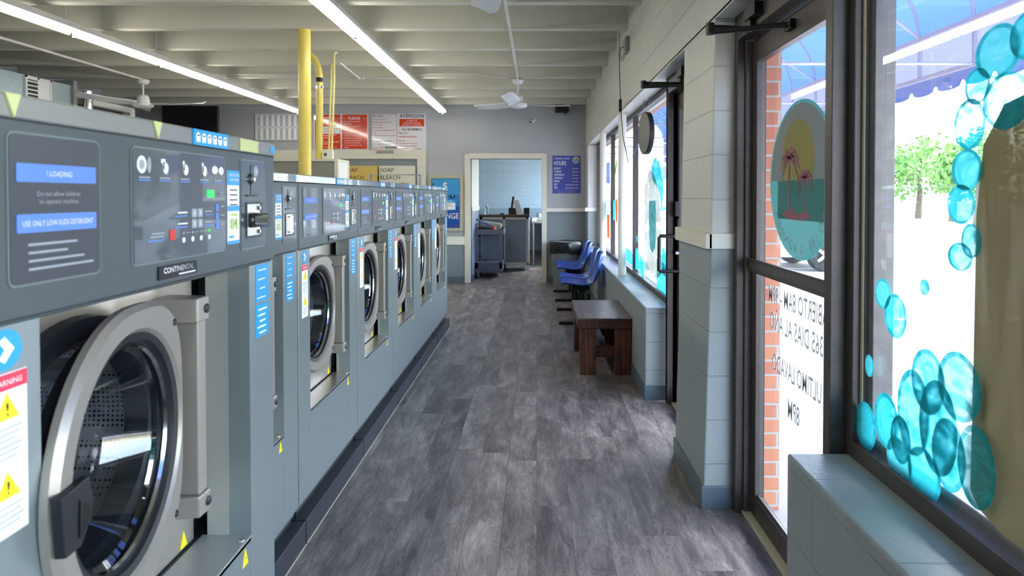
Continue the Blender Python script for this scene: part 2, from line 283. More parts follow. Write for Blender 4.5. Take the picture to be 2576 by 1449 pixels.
# ------------------------------------------------------------------ mesh builder
_tc = {}
def text_mesh(s, bold=False):
    k = (s, bold)
    if k not in _tc:
        cu = bpy.data.curves.new('t', 'FONT'); cu.body = s; cu.size = 1; cu.resolution_u = 2; cu.align_x = 'LEFT'
        if bold: cu.offset = .009
        ob = bpy.data.objects.new('t', cu); C.objects.link(ob); dg = bpy.context.evaluated_depsgraph_get(); dg.update()
        me = bpy.data.meshes.new_from_object(ob.evaluated_get(dg))
        _tc[k] = ([v.co[:2] for v in me.vertices], [list(p.vertices) for p in me.polygons])
        bpy.data.objects.remove(ob); bpy.data.curves.remove(cu); bpy.data.meshes.remove(me)
    return _tc[k]
class MB:
    def __init__(s): s.v = []; s.f = []; s.m = []; s.mats = []; s.sm = []
    def mi(s, m):
        m = M[m] if isinstance(m, str) else m
        if m not in s.mats: s.mats.append(m)
        return s.mats.index(m)
    def add(s, vs, fs, m, smooth=False):
        b = len(s.v); s.v += [tuple(v) for v in vs]; i = s.mi(m)
        for f in fs: s.f.append([b+k for k in f]); s.m.append(i); s.sm.append(smooth)
    def box(s, x0, x1, y0, y1, z0, z1, m, T=None):
        vs = [Vector((x, y, z)) for x in (x0, x1) for y in (y0, y1) for z in (z0, z1)]
        if T: vs = [T @ v for v in vs]
        s.add(vs, [(0, 1, 3, 2), (4, 6, 7, 5), (0, 4, 5, 1), (2, 3, 7, 6), (0, 2, 6, 4), (1, 5, 7, 3)], m)
        return s
    def hexa(s, bot, top, m):
        s.add(list(bot)+list(top), [(3, 2, 1, 0), (4, 5, 6, 7), (0, 1, 5, 4), (1, 2, 6, 5), (2, 3, 7, 6), (3, 0, 4, 7)], m); return s
    def tube(s, pts, r, m, seg=12, caps=True):
        pts = [Vector(p) for p in pts]; n = len(pts); rr = r if isinstance(r, (list, tuple)) else [r]*n
        vs = []; up = None
        for i, p in enumerate(pts):
            d = (pts[min(i+1, n-1)]-pts[max(i-1, 0)]).normalized()
            if up is None:
                up = Vector((0, 0, 1)) if abs(d.z) < .9 else Vector((1, 0, 0))
            a = d.cross(up).normalized(); b = a.cross(d).normalized(); up = b
            for k in range(seg):
                t = 2*pi*k/seg; vs.append(p+(a*cos(t)+b*sin(t))*rr[i])
        fs = [(i*seg+k, i*seg+(k+1) % seg, (i+1)*seg+(k+1) % seg, (i+1)*seg+k) for i in range(n-1) for k in range(seg)]
        s.add(vs, fs, m, True)
        if caps:
            s.add(vs[:seg], [tuple(range(seg))], m); s.add(vs[-seg:], [tuple(reversed(range(seg)))], m)
        return s
    def lathe(s, prof, o, ax, m, seg=40, shape=None):
        """prof: (radius, height along ax) ; shape(t) may scale the radius"""
        o = Vector(o); ax = Vector(ax).normalized(); a = ax.orthogonal().normalized()
        if abs(ax.z) < .5: a = Vector((0, 0, 1)).cross(ax).normalized()
        b = ax.cross(a); vs = []
        for r, h in prof:
            for k in range(seg):
                t = 2*pi*k/seg; vs.append(o+ax*h+(a*cos(t)+b*sin(t))*r)
        fs = [(i*seg+k, i*seg+(k+1) % seg, (i+1)*seg+(k+1) % seg, (i+1)*seg+k) for i in range(len(prof)-1) for k in range(seg)]
        s.add(vs, fs, m, True); return s
    def prism(s, poly, o, ux, uy, d, m, smooth=False):
        """flat polygon (x,y pairs) at o with axes ux,uy, given thickness vector d"""
        o = Vector(o); ux = Vector(ux); uy = Vector(uy); d = Vector(d); n = len(poly)
        a = [o+ux*x+uy*y for x, y in poly]; b = [p+d for p in a]
        s.add(a+b, [tuple(reversed(range(n))), tuple(range(n, 2*n))], m)
        s.add(a+b, [(i, (i+1) % n, n+(i+1) % n, n+i) for i in range(n)], m, smooth); return s
    def rect(s, c, ux, uy, w, h, m, off=None):
        c = Vector(c); ux = Vector(ux); uy = Vector(uy); nn = ux.cross(uy).normalized()*(off if off is not None else .0012)
        s.prism([(-w/2, -h/2), (w/2, -h/2), (w/2, h/2), (-w/2, h/2)], c, ux, uy, nn, m); return s
    def rrect(s, c, ux, uy, w, h, r, m, off=.0012):
        ux = Vector(ux); uy = Vector(uy); nn = ux.cross(uy).normalized()*off; p = []
        for cx, cy, a0 in ((w/2-r, h/2-r, 0), (-w/2+r, h/2-r, 90), (-w/2+r, -h/2+r, 180), (w/2-r, -h/2+r, 270)):
            for k in range(5): a = radians(a0+22.5*k); p.append((cx+r*cos(a), cy+r*sin(a)))
        s.prism(p, c, ux, uy, nn, m); return s
    def disc(s, c, ux, uy, rx, ry, m, off=.0012, seg=28, rot=0):
        ux = Vector(ux); uy = Vector(uy); nn = ux.cross(uy).normalized()*off
        p = [(rx*cos(t)*cos(rot)-ry*sin(t)*sin(rot), rx*cos(t)*sin(rot)+ry*sin(t)*cos(rot)) for t in (2*pi*k/seg for k in range(seg))]
        s.prism(p, c, ux, uy, nn, m); return s
    def text(s, t, c, ux, uy, h, m, al='c', off=.002, bold=False, maxw=None, cond=1.0):
        """h = cap height; c = middle (or left/right) of the line's middle"""
        vs, fs = text_mesh(t, bold)
        if not vs: return s
        x0 = min(v[0] for v in vs); x1 = max(v[0] for v in vs); k = h/.72; kx = k*cond
        if maxw and (x1-x0)*kx > maxw: kx = maxw/(x1-x0)
        ox = {'c': -(x0+x1)/2, 'l': -x0, 'r': -x1}[al]
        c = Vector(c); ux = Vector(ux); uy = Vector(uy); nn = ux.cross(uy).normalized()*off
        s.add([c+nn+ux*((v[0]+ox)*kx)+uy*((v[1]-.36)*k) for v in vs], fs, m); return s
    def build(s, name, parent=None, bevel=0, loc=None, **k):
        me = bpy.data.meshes.new(name); me.from_pydata(s.v, [], s.f)
        for m in s.mats: me.materials.append(m)
        me.polygons.foreach_set('material_index', s.m); me.polygons.foreach_set('use_smooth', s.sm); me.update()
        bm = bmesh.new(); bm.from_mesh(me); bmesh.ops.remove_doubles(bm, verts=bm.verts, dist=.00004)
        bmesh.ops.recalc_face_normals(bm, faces=bm.faces)
        for e in bm.edges:
            if len(e.link_faces) == 2 and e.calc_face_angle(0) > .6: e.smooth = False
        bm.to_mesh(me); bm.free()
        o = bpy.data.objects.new(name, me); C.objects.link(o)
        if parent: o.parent = parent
        if loc: o.location = loc
        if bevel:
            b = o.modifiers.new('bevel', 'BEVEL'); b.width = bevel; b.segments = 2; b.limit_method = 'ANGLE'; b.angle_limit = radians(40)
        tag(o, **k); return o
def tag(o, label=None, cat=None, group=None, kind=None):
    for a, b in (('label', label), ('category', cat), ('group', group), ('kind', kind)):
        if b: o[a] = b
    return o
def empty(name, loc=(0, 0, 0), rz=0, **k):
    o = bpy.data.objects.new(name, None); C.objects.link(o); o.location = loc; o.rotation_euler = (0, 0, rz); o.empty_display_size = .1; return tag(o, **k)
def copy_tree(o, parent=None):
    c = o.copy(); C.objects.link(c)
    if parent: c.parent = parent
    for ch in [x for x in bpy.data.objects if x.parent == o]: copy_tree(ch, c)
    return c
X = Vector((1, 0, 0)); Y = Vector((0, 1, 0)); Z = Vector((0, 0, 1))
YB = 10.59                                  # back wall
STR = dict(kind='structure')

# ------------------------------------------------------------------ room shell
def struct(mb, name, label, cat, **k): return mb.build(name, label=label, cat=cat, kind='structure', **k)
m = MB(); m.box(-6.6, 1.02, -3.6, YB, -.1, 0, 'floor'); m.box(-4.5, 1.05, YB, 15.9, -.1, 0, 'floor')
struct(m, 'floor', 'grey wood-look vinyl plank floor of the laundromat', 'floor')
m = MB(); m.box(-6.7, 1.1, -3.6, YB+.1, 3.22, 3.3, 'deck'); struct(m, 'ceiling', 'cream painted ceiling deck above the beams', 'ceiling')
BH = 2.92; BY = [5.016+.782*i for i in range(-11, 8)]
for i, y in enumerate(BY):
    m = MB(); m.box(-6.5, .81, y-.09, y, BH, 3.22, 'beam')
    if y > 3: lab = 'cream painted ceiling beam, %s counted back from the far wall' % ['nearest', 'second', 'third', 'fourth', 'fifth', 'sixth', 'seventh', 'eighth', 'ninth', 'tenth'][len(BY)-1-i]
    else: lab = 'cream painted ceiling beam overhead outside the view'
    m.build('ceiling_beam', label=lab, cat='beam', group='cream ceiling beams', kind='structure')
m = MB(); m.box(-6.7, -6.5, -3.6, YB+.1, 0, 3.3, 'wall'); struct(m, 'wall_left', 'plain grey-lavender wall at the far left behind the dryers', 'wall')
m = MB(); m.box(-6.7, 1.1, -3.7, -3.6, 0, 3.3, 'wall'); struct(m, 'wall_front', 'plain grey wall behind the camera', 'wall')
# back wall with the office doorway (opening x -1.087..0.085, top 2.045)
DX0, DX1, DT = -1.087, .085, 2.046
m = MB()
m.box(-6.6, DX0, YB, YB+.12, .63, 3.3, 'backwall'); m.box(-6.6, DX0, YB, YB+.12, 0, .63, 'backlow')
m.box(DX1, 1.1, YB, YB+.12, 1.2, 3.3, 'backwall'); m.box(DX1, 1.1, YB, YB+.12, 0, 1.2, 'backlow')
m.box(DX0, DX1, YB, YB+.12, DT, 3.3, 'backwall')
m.box(-1.80, DX0-.1, YB-.012, YB, .77, 2.0, 'backwall'); m.box(-1.48, DX0-.1, YB-.012, YB, .105, .63, 'backlow')
m.box(-1.49, -1.455, YB-.02, YB-.01, .37, .45, 'cabgrey')
struct(m, 'wall_back', 'grey painted far wall with the office doorway', 'wall')
m = MB(); m.box(DX0-.10, DX0, YB-.03, YB+.12, 0, DT, 'cream'); m.box(DX1, DX1+.08, YB-.03, YB+.12, 0, DT, 'cream')
m.box(DX0-.02, DX1+.08, YB-.03, YB+.12, DT, DT+.092, 'cream'); m.box(DX0-.10, DX0-.02, YB-.028, YB+.12, DT, DT+.075, 'cream')
struct(m, 'trim_1', 'cream door casing around the office doorway', 'trim', bevel=.003)
m = MB(); m.box(DX1+.08, .81, YB-.03, YB, 1.172, 1.232, 'white'); m.box(.765, .95, 10.14, 10.17, 1.19, 1.25, 'white'); struct(m, 'trim_2', 'white chair rail right of the office doorway', 'trim', bevel=.003)
m = MB(); m.box(-1.48, DX0-.1, YB-.03, YB, .628, .764, 'white'); struct(m, 'trim_3', 'white rail under the change machine', 'trim', bevel=.003)
m = MB(); m.box(-1.7, DX0-.1, YB-.016, YB, 0, .105, 'base'); m.box(DX1+.08, .78, YB-.012, YB, 0, .1, 'base')
struct(m, 'baseboard_back', 'blue-grey vinyl base along the far wall', 'baseboard')
# right wall: pillar, header, sill walls
def pillar_x(z): return .765+(.795-.765)*min(z, 1.2)/1.2+(.015*(z-1.2)/1.05 if z > 1.2 else 0)
m = MB()
for z0, z1 in ((0, 1.2), (1.2, 2.25)):
    a, b = pillar_x(z0), pillar_x(z1)
    m.hexa([(a, 2.93, z0), (1.02, 2.93, z0), (1.02, 3.53, z0), (a, 3.53, z0)], [(b, 2.93, z1), (1.02, 2.93, z1), (1.02, 3.53, z1), (b, 3.53, z1)], 'block')
m.box(.81, 1.1, -3.6, YB, 2.25, 3.3, 'block'); m.box(.81, 1.1, 10.17, YB, .65, 2.25, 'block')
m.box(.765, 1.06, 4.5, YB, 0, .65, 'block'); m.box(.768, 1.06, -2.4, 1.955, 0, .65, 'block'); m.box(.81, 1.1, -3.6, -2.4, 0, 2.25, 'block')
struct(m, 'wall_right', 'painted concrete block wall with pillar, header and window ledges', 'wall', bevel=.008)
m = MB()
m.hexa([(.785, 2.915, 1.197), (.935, 2.915, 1.197), (.935, 2.93, 1.197), (.785, 2.93, 1.197)], [(.785, 2.915, 1.267), (.935, 2.915, 1.267), (.935, 2.93, 1.267), (.785, 2.93, 1.267)], 'white')
m.box(.768, .80, 2.915, 3.56, 1.197, 1.267, 'cream')
struct(m, 'trim_4', 'white rail wrapped around the pillar between the two doors', 'trim', bevel=.003)
m = MB()
m.box(.757, .768, 2.922, 3.53, 0, .105, 'base'); m.box(.757, .925, 2.92, 2.931, 0, .105, 'base')
m.box(.757, .766, 4.49, 10.5, 0, .105, 'base'); m.box(.757, .915, 4.488, 4.5, 0, .105, 'base'); m.box(.757, .768, -2.4, 1.95, 0, .105, 'base'); m.box(.757, .9, 1.955, 1.965, 0, .105, 'base')
struct(m, 'baseboard_right', 'blue-grey vinyl base along the right wall and pillar', 'baseboard', bevel=.003)

# ------------------------------------------------------------------ windows
GX = .978
def on_glass(x, y):                         # where a spot of paint seen in the photograph lies on the pane
    d = F*GX/(x-1350); return d, 1.44-(y-492)*d/F
def blob(mb, x, y, rx, ry, m, n=0, rot=0):
    d, z = on_glass(x, y); a = rx*d*d/(F*GX); b = ry*d/F
    mb.disc((GX-.006-.0007*n, d, z), Y, Z, a, b, m, off=.0002, seg=32, rot=rot)
def window_frame(mb, y0, y1, z0, z1, w=.05, x0=.95, x1=1.0, m='bronze'):
    mb.box(x0, x1, y0, y1, z0, z0+w, m); mb.box(x0, x1, y0, y1, z1-w, z1, m)
    mb.box(x0, x1, y0, y0+w, z0+w, z1-w, m); mb.box(x0, x1, y1-w, y1, z0+w, z1-w, m)
w1 = empty('window_1', (.95, 0, .65), label='large near storefront window painted with teal bubbles', cat='window', kind='structure')
def rebuild(mb, name, parent, base, **k):
    o = mb.build(name, parent, **k); o.location = (-base[0], -base[1], -base[2]); return o
B1 = (.95, 0, .65)
m = MB(); window_frame(m, -2.4, 1.97, .65, 2.25); m.box(.99, 1.04, -2.4, 1.93, .65, .73, 'bronze2'); m.box(.99, 1.05, 1.88, 1.935, .7, 2.2, 'bronze2')
m.box(.972, .976, 1.905, 1.92, .7, 2.2, 'khaki')
rebuild(m, 'window_frame', w1, B1, bevel=.002)
m = MB(); m.box(GX, GX+.006, -2.36, 1.925, .69, 2.22, 'glass'); rebuild(m, 'pane', w1, B1)
m = MB(); n = 0
p = [(1.43, .78), (1.425, 1.0), (1.42, 1.4), (1.40, 1.55), (1.34, 1.63), (1.2, 1.66), (1.02, 1.66), (.92, 1.6), (.9, 1.5), (.9, .9), (.93, .77), (1.0, .73), (1.33, .73), (1.40, .75)]
m.prism(p, (GX-.004, 0, 0), Y, Z, (.0002, 0, 0), 'beige_refl')
rebuild(m, 'painted_column_reflection', w1, B1, label='beige window paint with the room reflection put into its colour')
m = MB()
for i, (x, y, rx, ry, r) in enumerate([(2512, 131, 59, 68, 0), (2462, 218, 32, 46, 0), (2444, 313, 41, 64, 0), (2439, 427, 39, 52, 0), (2426, 514, 36, 50, 0), (2426, 646, 32, 36, 0),
        (2455, 606, 26, 44, 0), (2540, 254, 62, 72, 0), (2592, 90, 46, 60, 0), (2233, 739, 20, 38, 0), (2266, 796, 29, 56, 0), (2341, 723, 12, 20, 0), (2202, 922, 11, 28, 0),
        (2194, 1075, 26, 61, 0), (2248, 1062, 32, 70, 0), (2283, 1160, 34, 56, 0), (2318, 1040, 43, 108, 0), (2355, 962, 44, 82, 0), (2435, 975, 56, 88, 0), (2412, 1149, 44, 92, 0),
        (2349, 1198, 43, 66, 0), (2484, 1180, 50, 106, 0), (2385, 1080, 50, 120, 0), (2290, 1110, 26, 60, 0)]):
    d, z = on_glass(x, y); a = rx*d*d/(F*GX); b = ry*d/F
    m.disc((GX-.006-.0006*i, d, z), Y, Z, a, b, 'teal' if i % 3 else 'teal2', off=.0002, seg=32)
    # darker brushed rim of each bubble
    ring = []; seg = 32
    for k in range(seg):
        t = 2*pi*k/seg; ring.append((a*cos(t), b*sin(t)))
    vs = [(GX-.0062-.0006*i, d+q[0], z+q[1]) for q in ring]+[(GX-.0062-.0006*i, d+q[0]*.8, z+q[1]*.84) for q in ring]
    m.add(vs, [(k, (k+1) % seg, seg+(k+1) % seg, seg+k) for k in range(seg)], 'teal')
rebuild(m, 'painted_bubbles', w1, B1, label='teal brushed bubbles painted on the pane')

B2 = (.95, 4.45, .65)
w2 = empty('window_2', B2, label='long far storefront window of three panes above the ledge', cat='window', kind='structure')
m = MB(); window_frame(m, 4.44, 10.15, .65, 2.25, .045); m.box(.95, 1.0, 6.30, 6.345, .69, 2.21, 'bronze'); m.box(.95, 1.0, 8.18, 8.225, .69, 2.21, 'bronze')
m.box(.90, 1.01, 4.40, 4.46, 0.0, 2.25, 'bronze')
rebuild(m, 'window_frame', w2, B2, bevel=.002)
for a, b in ((4.48, 6.30), (6.345, 8.18), (8.225, 10.11)):
    m = MB(); m.box(GX, GX+.006, a, b, .69, 2.21, 'glass'); rebuild(m, 'pane', w2, B2)
m = MB()
q = [on_glass(x, y) for x, y in ((1622, 480), (1626, 445), (1636, 428), (1648, 440), (1660, 490), (1664, 560), (1666, 690), (1650, 705), (1630, 668), (1624, 600))]
m.prism(q, (GX-.003, 0, 0), Y, Z, (.0002, 0, 0), 'greyp')
q = [on_glass(x, y) for x, y in ((1634, 506), (1651, 504), (1652, 590), (1649, 625), (1643, 636), (1637, 625), (1634, 580))]
m.prism(q, (GX-.0045, 0, 0), Y, Z, (.0002, 0, 0), 'teal2')
q = [on_glass(x, y) for x, y in ((1639, 410), (1642, 418), (1647, 398), (1652, 396), (1655, 406), (1659, 404), (1664, 420), (1667, 445), (1671, 460), (1669, 500), (1666, 530), (1662, 490), (1654, 468), (1648, 462), (1642, 448))]
m.prism(q, (GX-.006, 0, 0), Y, Z, (.0002, 0, 0), 'teal')
for x0, x1, y0, y1 in ((1577, 1596, 622, 668), (1596, 1610, 618, 682), (1612, 1622, 640, 700), (1655, 1680, 650, 760), (1668, 1680, 620, 700), (1602, 1606, 590, 612)):
    q = [on_glass(x, y) for x, y in ((x0, y0), ((x0+x1)/2, y0+8), (x1, y0+22), (x1, y1), ((x0+x1)/2, y1-4), (x0, y1-14))]
    m.prism(q, (GX-.007, 0, 0), Y, Z, (.0002, 0, 0), 'teal')
for pts, mm in ((((1554, 392), (1551, 430), (1547, 446), (1549, 410)), 'greenp'), (((1580, 412), (1584, 470), (1581, 445)), 'greenp'), (((1539, 500), (1546, 505), (1548, 550), (1541, 558)), 'teal'),
        (((1549, 505), (1554, 500), (1554, 560), (1550, 555)), 'orangep'), (((1526, 410), (1535, 408), (1535, 462), (1526, 460)), 'bluep'), (((1528, 540), (1534, 540), (1534, 600), (1529, 596)), 'orangep')):
    m.prism([on_glass(*t) for t in pts], (GX-.005, 0, 0), Y, Z, (.0002, 0, 0), mm)
rebuild(m, 'painted_figures', w2, B2, label='teal, grey and green paint on the panes')

# ------------------------------------------------------------------ entrance doors
def make_door(name, y0, y1, base_label, hinge_far, group):
    """storefront door in the opening y0..y1; the leaf closed"""
    B = (.93, (y0+y1)/2, 0)
    r = empty(name, B, label=base_label, cat='door', kind='structure')
    m = MB()
    for a, b in ((y0, y0+.045), (y1-.045, y1)):
        m.box(.90, 1.02, a, b, 0, 2.25, 'bronze')
    m.box(.935, .97, y1-.06, y1-.045, 0, 2.2, 'bronze2'); m.box(.90, 1.02, y0+.045, y1-.045, 2.135, 2.25, 'bronze'); m.box(.93, 1.06, y0, y1, 0, .015, 'khaki')
    rebuild(m, 'door_frame', r, B, bevel=.003)
    a, b = y0+.05, y1-.055; m = MB(); x0, x1 = .965, 1.005
    m.box(x0, x1, a, a+.06, .012, 2.125, 'bronze'); m.box(x0, x1, b-.06, b, .012, 2.125, 'bronze'); m.box(x0, x1, a+.06, b-.06, .012, .105, 'bronze'); m.box(x0, x1, a+.06, b-.06, 2.03, 2.125, 'bronze')
    m.box(.975, .985, a+.055, b-.055, .1, .115, 'bronze2')
    leaf = rebuild(m, 'door_leaf', r, B, bevel=.003)
    m = MB(); m.box(.984, .989, a+.055, b-.055, .1, 2.04, 'glass'); m.build('pane', leaf)
    return r, leaf, B, a, b
d1, leaf1, DB1, a1, b1 = make_door('door_1', 1.96, 2.93, 'near glass entrance door with oval palm tree decal and worn bronze frame', True, None)
m = MB(); m.box(.952, .964, a1, b1, 1.118, 1.16, 'bronze2'); m.box(.945, .955, a1, b1, 1.15, 1.162, 'bronze'); m.box(.955, .966, a1, b1, 1.10, 1.118, 'bronze'); m.build('push_bar', leaf1)
# decal: reads from outside, so it is mirrored from in here
DC = Vector((.982, 2.395, 1.498)); R0 = .30
m = MB(); m.disc(DC, Y, Z, R0, R0, 'dec_teal', off=-.0004, seg=64)
def chord(r, zlo, zhi, seg=40):
    pts = [(r*cos(t), r*sin(t)) for t in (2*pi*k/seg for k in range(seg))]; pts = [(x, min(max(z, zlo), zhi)) for x, z in pts]
    o = []; [o.append(q) for q in pts if not o or (abs(q[0]-o[-1][0])+abs(q[1]-o[-1][1])) > 1e-5]; return o
up = [(R0*.955*cos(t), R0*.955*sin(t)) for t in (pi*(k/30) for k in range(31))]; up = [(x, max(z, .0)) for x, z in up]
m.prism([(-R0*.955, -.0)]+[q for q in reversed(up)][1:-1]+[(R0*.955, -.0)], DC+Vector((-.0010, 0, 0)), Y, Z, (-.0003, 0, 0), 'dec_grey')
m.disc(DC+Vector((-.0016, .02, .08)), Y, Z, .15, .15, 'dec_yel', off=-.0003, seg=40)
m.rect(DC+Vector((-.0022, 0, -.075)), Y, Z, .42, .15, 'dec_teal', off=-.0003)
def palm(cx, cz, h, k):
    m.prism([(cx-.008*k, cz), (cx+.010*k, cz), (cx+.016*k, cz+h*.5), (cx+.004*k, cz+h), (cx-.008*k, cz+h), (cx+.004*k, cz+h*.5)], DC+Vector((-.0030, 0, 0)), Y, Z, (-.0003, 0, 0), 'dec_pink')
    for a in (-30, 0, 28, 62, 95, 125, 155, 182, 212):
        L = .09*k; top_ = []; low = []; x0, z0 = cx-.002, cz+h; vx = cos(radians(a)); vz = sin(radians(a))*.8+.25
        for i in range(9):
            f = i/8; px_ = x0+L*vx*f; pz_ = z0+L*(vz*f-.75*f*f); wd = .011*k*sin(pi*min(1, f*.85+.15))
            top_.append((px_, pz_+wd*.5)); low.append((px_, pz_-wd*(1.5 if i % 2 else .6)))
        m.prism(top_+low[::-1], DC+Vector((-.0034, 0, 0)), Y, Z, (-.0003, 0, 0), 'dec_pink')
palm(.09, -.13, .22, 1.1); palm(-.05, -.12, .13, .85)
m.prism([(-.11, -.135), (-.06, -.115), (.0, -.13), (.07, -.105), (.12, -.12), (.17, -.135), (.08, -.15), (-.04, -.15)], DC+Vector((-.0038, 0, 0)), Y, Z, (-.0003, 0, 0), 'dec_pink')
word = 'COIN LAUNDRY'
for i, ch in enumerate(word):
    if ch == ' ': continue
    t = radians(-150+120*i/(len(word)-1)); rr = R0*.85
    ux = Vector((0, -sin(t), cos(t))); uy = Vector((0, -cos(t), -sin(t)))
    m.text(ch, DC+Vector((-.0045, rr*cos(t), rr*sin(t))), ux, uy, .038, 'dec_grey', off=0.0, bold=True)
m.build('oval_decal', leaf1, label='oval decal of pink palms, yellow sun and teal water')
m = MB()
for t, y, z, h, mw in (('ABIERTO 8AM - 9PM', 2.43, 1.03, .075, .55), ('365 DIAS AL AÑO', 2.44, .922, .075, .50), ('ULTIMO LAVADO:', 2.435, .755, .075, .47), ('8PM', 2.437, .612, .075, .11)):
    m.text(t, (.982, y, z), Y, Z, h, 'dec_lett', off=0, bold=True, maxw=mw)
m.build('lettering', leaf1, label='grey mirrored opening-hours lettering')
def closer(leafp, yb, ye, za, xe):
    m = MB(); m.box(.865, .905, yb-.1, yb+.03, 2.165, 2.215, 'black'); m.tube([(.885, yb, 2.165), (.885, yb, 2.12)], .014, 'black')
    m.tube([(.885, yb, 2.125), (xe, ye, 2.118)], .013, 'blackm'); m.tube([(xe, ye, 2.09), (xe, ye, 2.135)], .018, 'black')
    m.tube([(xe, ye, 2.10), (.955, ye-.17, 2.085)], .011, 'blackm'); m.box(.945, .966, ye-.20, ye-.14, 2.065, 2.10, 'black')
    m.build('door_closer', leafp)
closer(leaf1, 2.66, 2.60, 0, .70)
d2, leaf2, DB2, a2, b2 = make_door('door_2', 3.53, 4.46, 'far glass entrance door with black pull handle beyond the pillar', False, None)
m = MB(); m.tube([(.97, 4.35, 1.165), (.84, 4.35, 1.165), (.832, 4.35, 1.155), (.832, 4.35, .935), (.84, 4.35, .925), (.97, 4.35, .925)], .012, 'black'); m.build('pull_handle', leaf2)
m = MB(); m.box(.94, .966, 4.33, 4.39, 1.30, 1.40, 'black'); m.box(.955, .966, 4.34, 4.38, 1.18, 1.28, 'blackm'); m.tube([(.966, 4.36, 1.05), (.945, 4.36, 1.05)], .016, 'chrome'); m.build('lock', leaf2)
closer(leaf2, 3.95, 3.90, 0, .648)

# ------------------------------------------------------------------ office beyond the doorway
m = MB(); m.box(-4.5, 1.15, 15.8, 15.95, 0, 3.3, 'block_back'); struct(m, 'wall_office_back', 'pale blue painted block wall at the back of the office', 'wall')
m = MB(); m.box(DX0-.12, DX0, YB+.12, 12.04, 1.20, 3.0, 'white'); m.box(DX0-.12, DX0, YB+.12, 12.04, 0, 1.20, 'deskp'); struct(m, 'wall_office_left', 'short white and blue partition just inside the doorway', 'wall')
m = MB(); m.box(DX0, DX0+.015, YB+.12, 12.04, 1.17, 1.25, 'white'); struct(m, 'trim_5', 'white rail on the office partition', 'trim')
m = MB(); m.box(DX0, DX0+.01, YB+.12, 12.04, 0, .1, 'base'); m.box(-4.4, 1.05, 15.785, 15.8, 0, .1, 'base'); struct(m, 'baseboard_office', 'blue-grey vinyl base in the office', 'baseboard')
m = MB(); m.box(-4.6, 1.15, YB+.12, 16, 3.0, 3.1, 'deck'); struct(m, 'ceiling_office', 'plain office ceiling', 'ceiling')
m = MB(); m.box(-4.6, -4.5, YB+.12, 16, 0, 3.1, 'white'); struct(m, 'wall_office_far_left', 'left office wall', 'wall')
m = MB(); m.box(1.05, 1.15, YB+.12, 12.2, 0, 3.1, 'white'); m.box(1.05, 1.15, 15.4, 15.8, 0, 3.1, 'white'); m.box(1.05, 1.15, 12.2, 15.4, 0, .95, 'white'); m.box(1.05, 1.15, 12.2, 15.4, 2.4, 3.1, 'white')
struct(m, 'wall_office_right', 'office wall with a window to the street', 'wall')
w3 = empty('window_3', (1.06, 12.2, .95), label='office window onto the street', cat='window', kind='structure')
m = MB(); m.box(0, .06, 0, .05, 0, 1.45, 'bronze'); m.box(0, .06, 3.15, 3.2, 0, 1.45, 'bronze'); m.box(0, .06, 0, 3.2, 0, .05, 'bronze'); m.box(0, .06, 0, 3.2, 1.4, 1.45, 'bronze'); m.build('window_frame', w3)
m = MB(); m.box(.02, .026, .04, 3.16, .04, 1.41, 'glass'); m.build('pane', w3)
ol = empty('added_office_light', (-.6, 13.6, 2.92), label='added unseen tube lamp on the office ceiling that brightens the office', cat='ceiling light')  # unseen lamp, added to brighten the office
m = MB(); m.box(-.16, .16, -.62, .62, .03, .08, 'fixture'); m.build('housing', ol)
for sx in (-.07, .07): m = MB(); m.tube([(sx, -.6, .008), (sx, .6, .008)], .0165, 'tube', 12); m.build('lamp_tube', ol)
# counter
CY = 12.25
ct = empty('service_counter', (-.6, CY, 0), label='blue-grey panelled service counter with dark top in the office', cat='counter')
m = MB(); m.box(-1.6, .445, .02, .62, .115, 1.03, 'deskp'); m.box(-1.6, .0, .06, .5, 0, .115, 'black')
m.build('cabinet', ct)
m = MB()
for a, b in ((-.48, -.44), (-.04, .0), (.405, .447)): m.box(a, b, 0, .03, .115, 1.03, 'white')
m.box(-.48, .447, 0, .028, .115, .16, 'white'); m.box(-.48, .447, 0, .028, .985, 1.03, 'white'); m.box(.435, .452, .0, .62, .115, 1.03, 'white')
m.build('panel_trim', ct)
m = MB(); m.box(-1.6, .47, -.03, .66, 1.03, 1.072, 'counter'); m.build('counter_top', ct, bevel=.004)
sh = empty('wall_shelf', (.2, 13.3, 0), label='white shelf on the right side of the office behind the counter', cat='shelf')
m = MB(); m.box(-.30, .9, 0, 2.4, .87, .905, 'white'); m.build('shelf_board', sh)
for lx in (-.28, .5): m = MB(); m.box(lx, lx+.03, .02, .06, 0, .87, 'white'); m.build('leg', sh)
# things on the counter
mo = empty('register_screen', (-.475, CY+.25, 1.072), label='black register screen seen edge-on on the office counter', cat='screen')
m = MB(); m.box(-.07, .08, -.05, .12, 0, .13, 'black'); m.build('register_base', mo, bevel=.004)
T = Matrix.Translation((0, .05, .13)) @ Matrix.Rotation(radians(8), 4, 'Y')
m = MB(); m.box(-.028, .012, -.12, .12, 0, .22, 'black', T); m.build('screen', mo, bevel=.004)
m = MB(); T = Matrix.Translation((-.32, CY+.15, 1.073)) @ Matrix.Rotation(radians(-17), 4, 'Y'); m.box(-.05, .05, -.005, .005, 0, .29, 'ink_w', T)
m.build('white_placard', label='white placard leaning on the counter beside the register', cat='placard')
m = MB(); m.box(-.25, -.14, CY+.25, CY+.42, 1.072, 1.20, 'black'); m.build('card_reader', label='black box on the counter end right of the white placard', cat='box', bevel=.004)
m = MB(); m.lathe([(.0, .0), (.045, 0), (.045, .012), (.03, .03), (0, .036)], (-.665, CY+.1, 1.072), Z, 'black', 20); m.build('computer_mouse', label='small black mouse on the counter left of the register', cat='mouse')
bt = empty('water_bottle', (-.965, CY+.15, 1.072), label='clear water bottle at the left end of the office counter', cat='bottle')
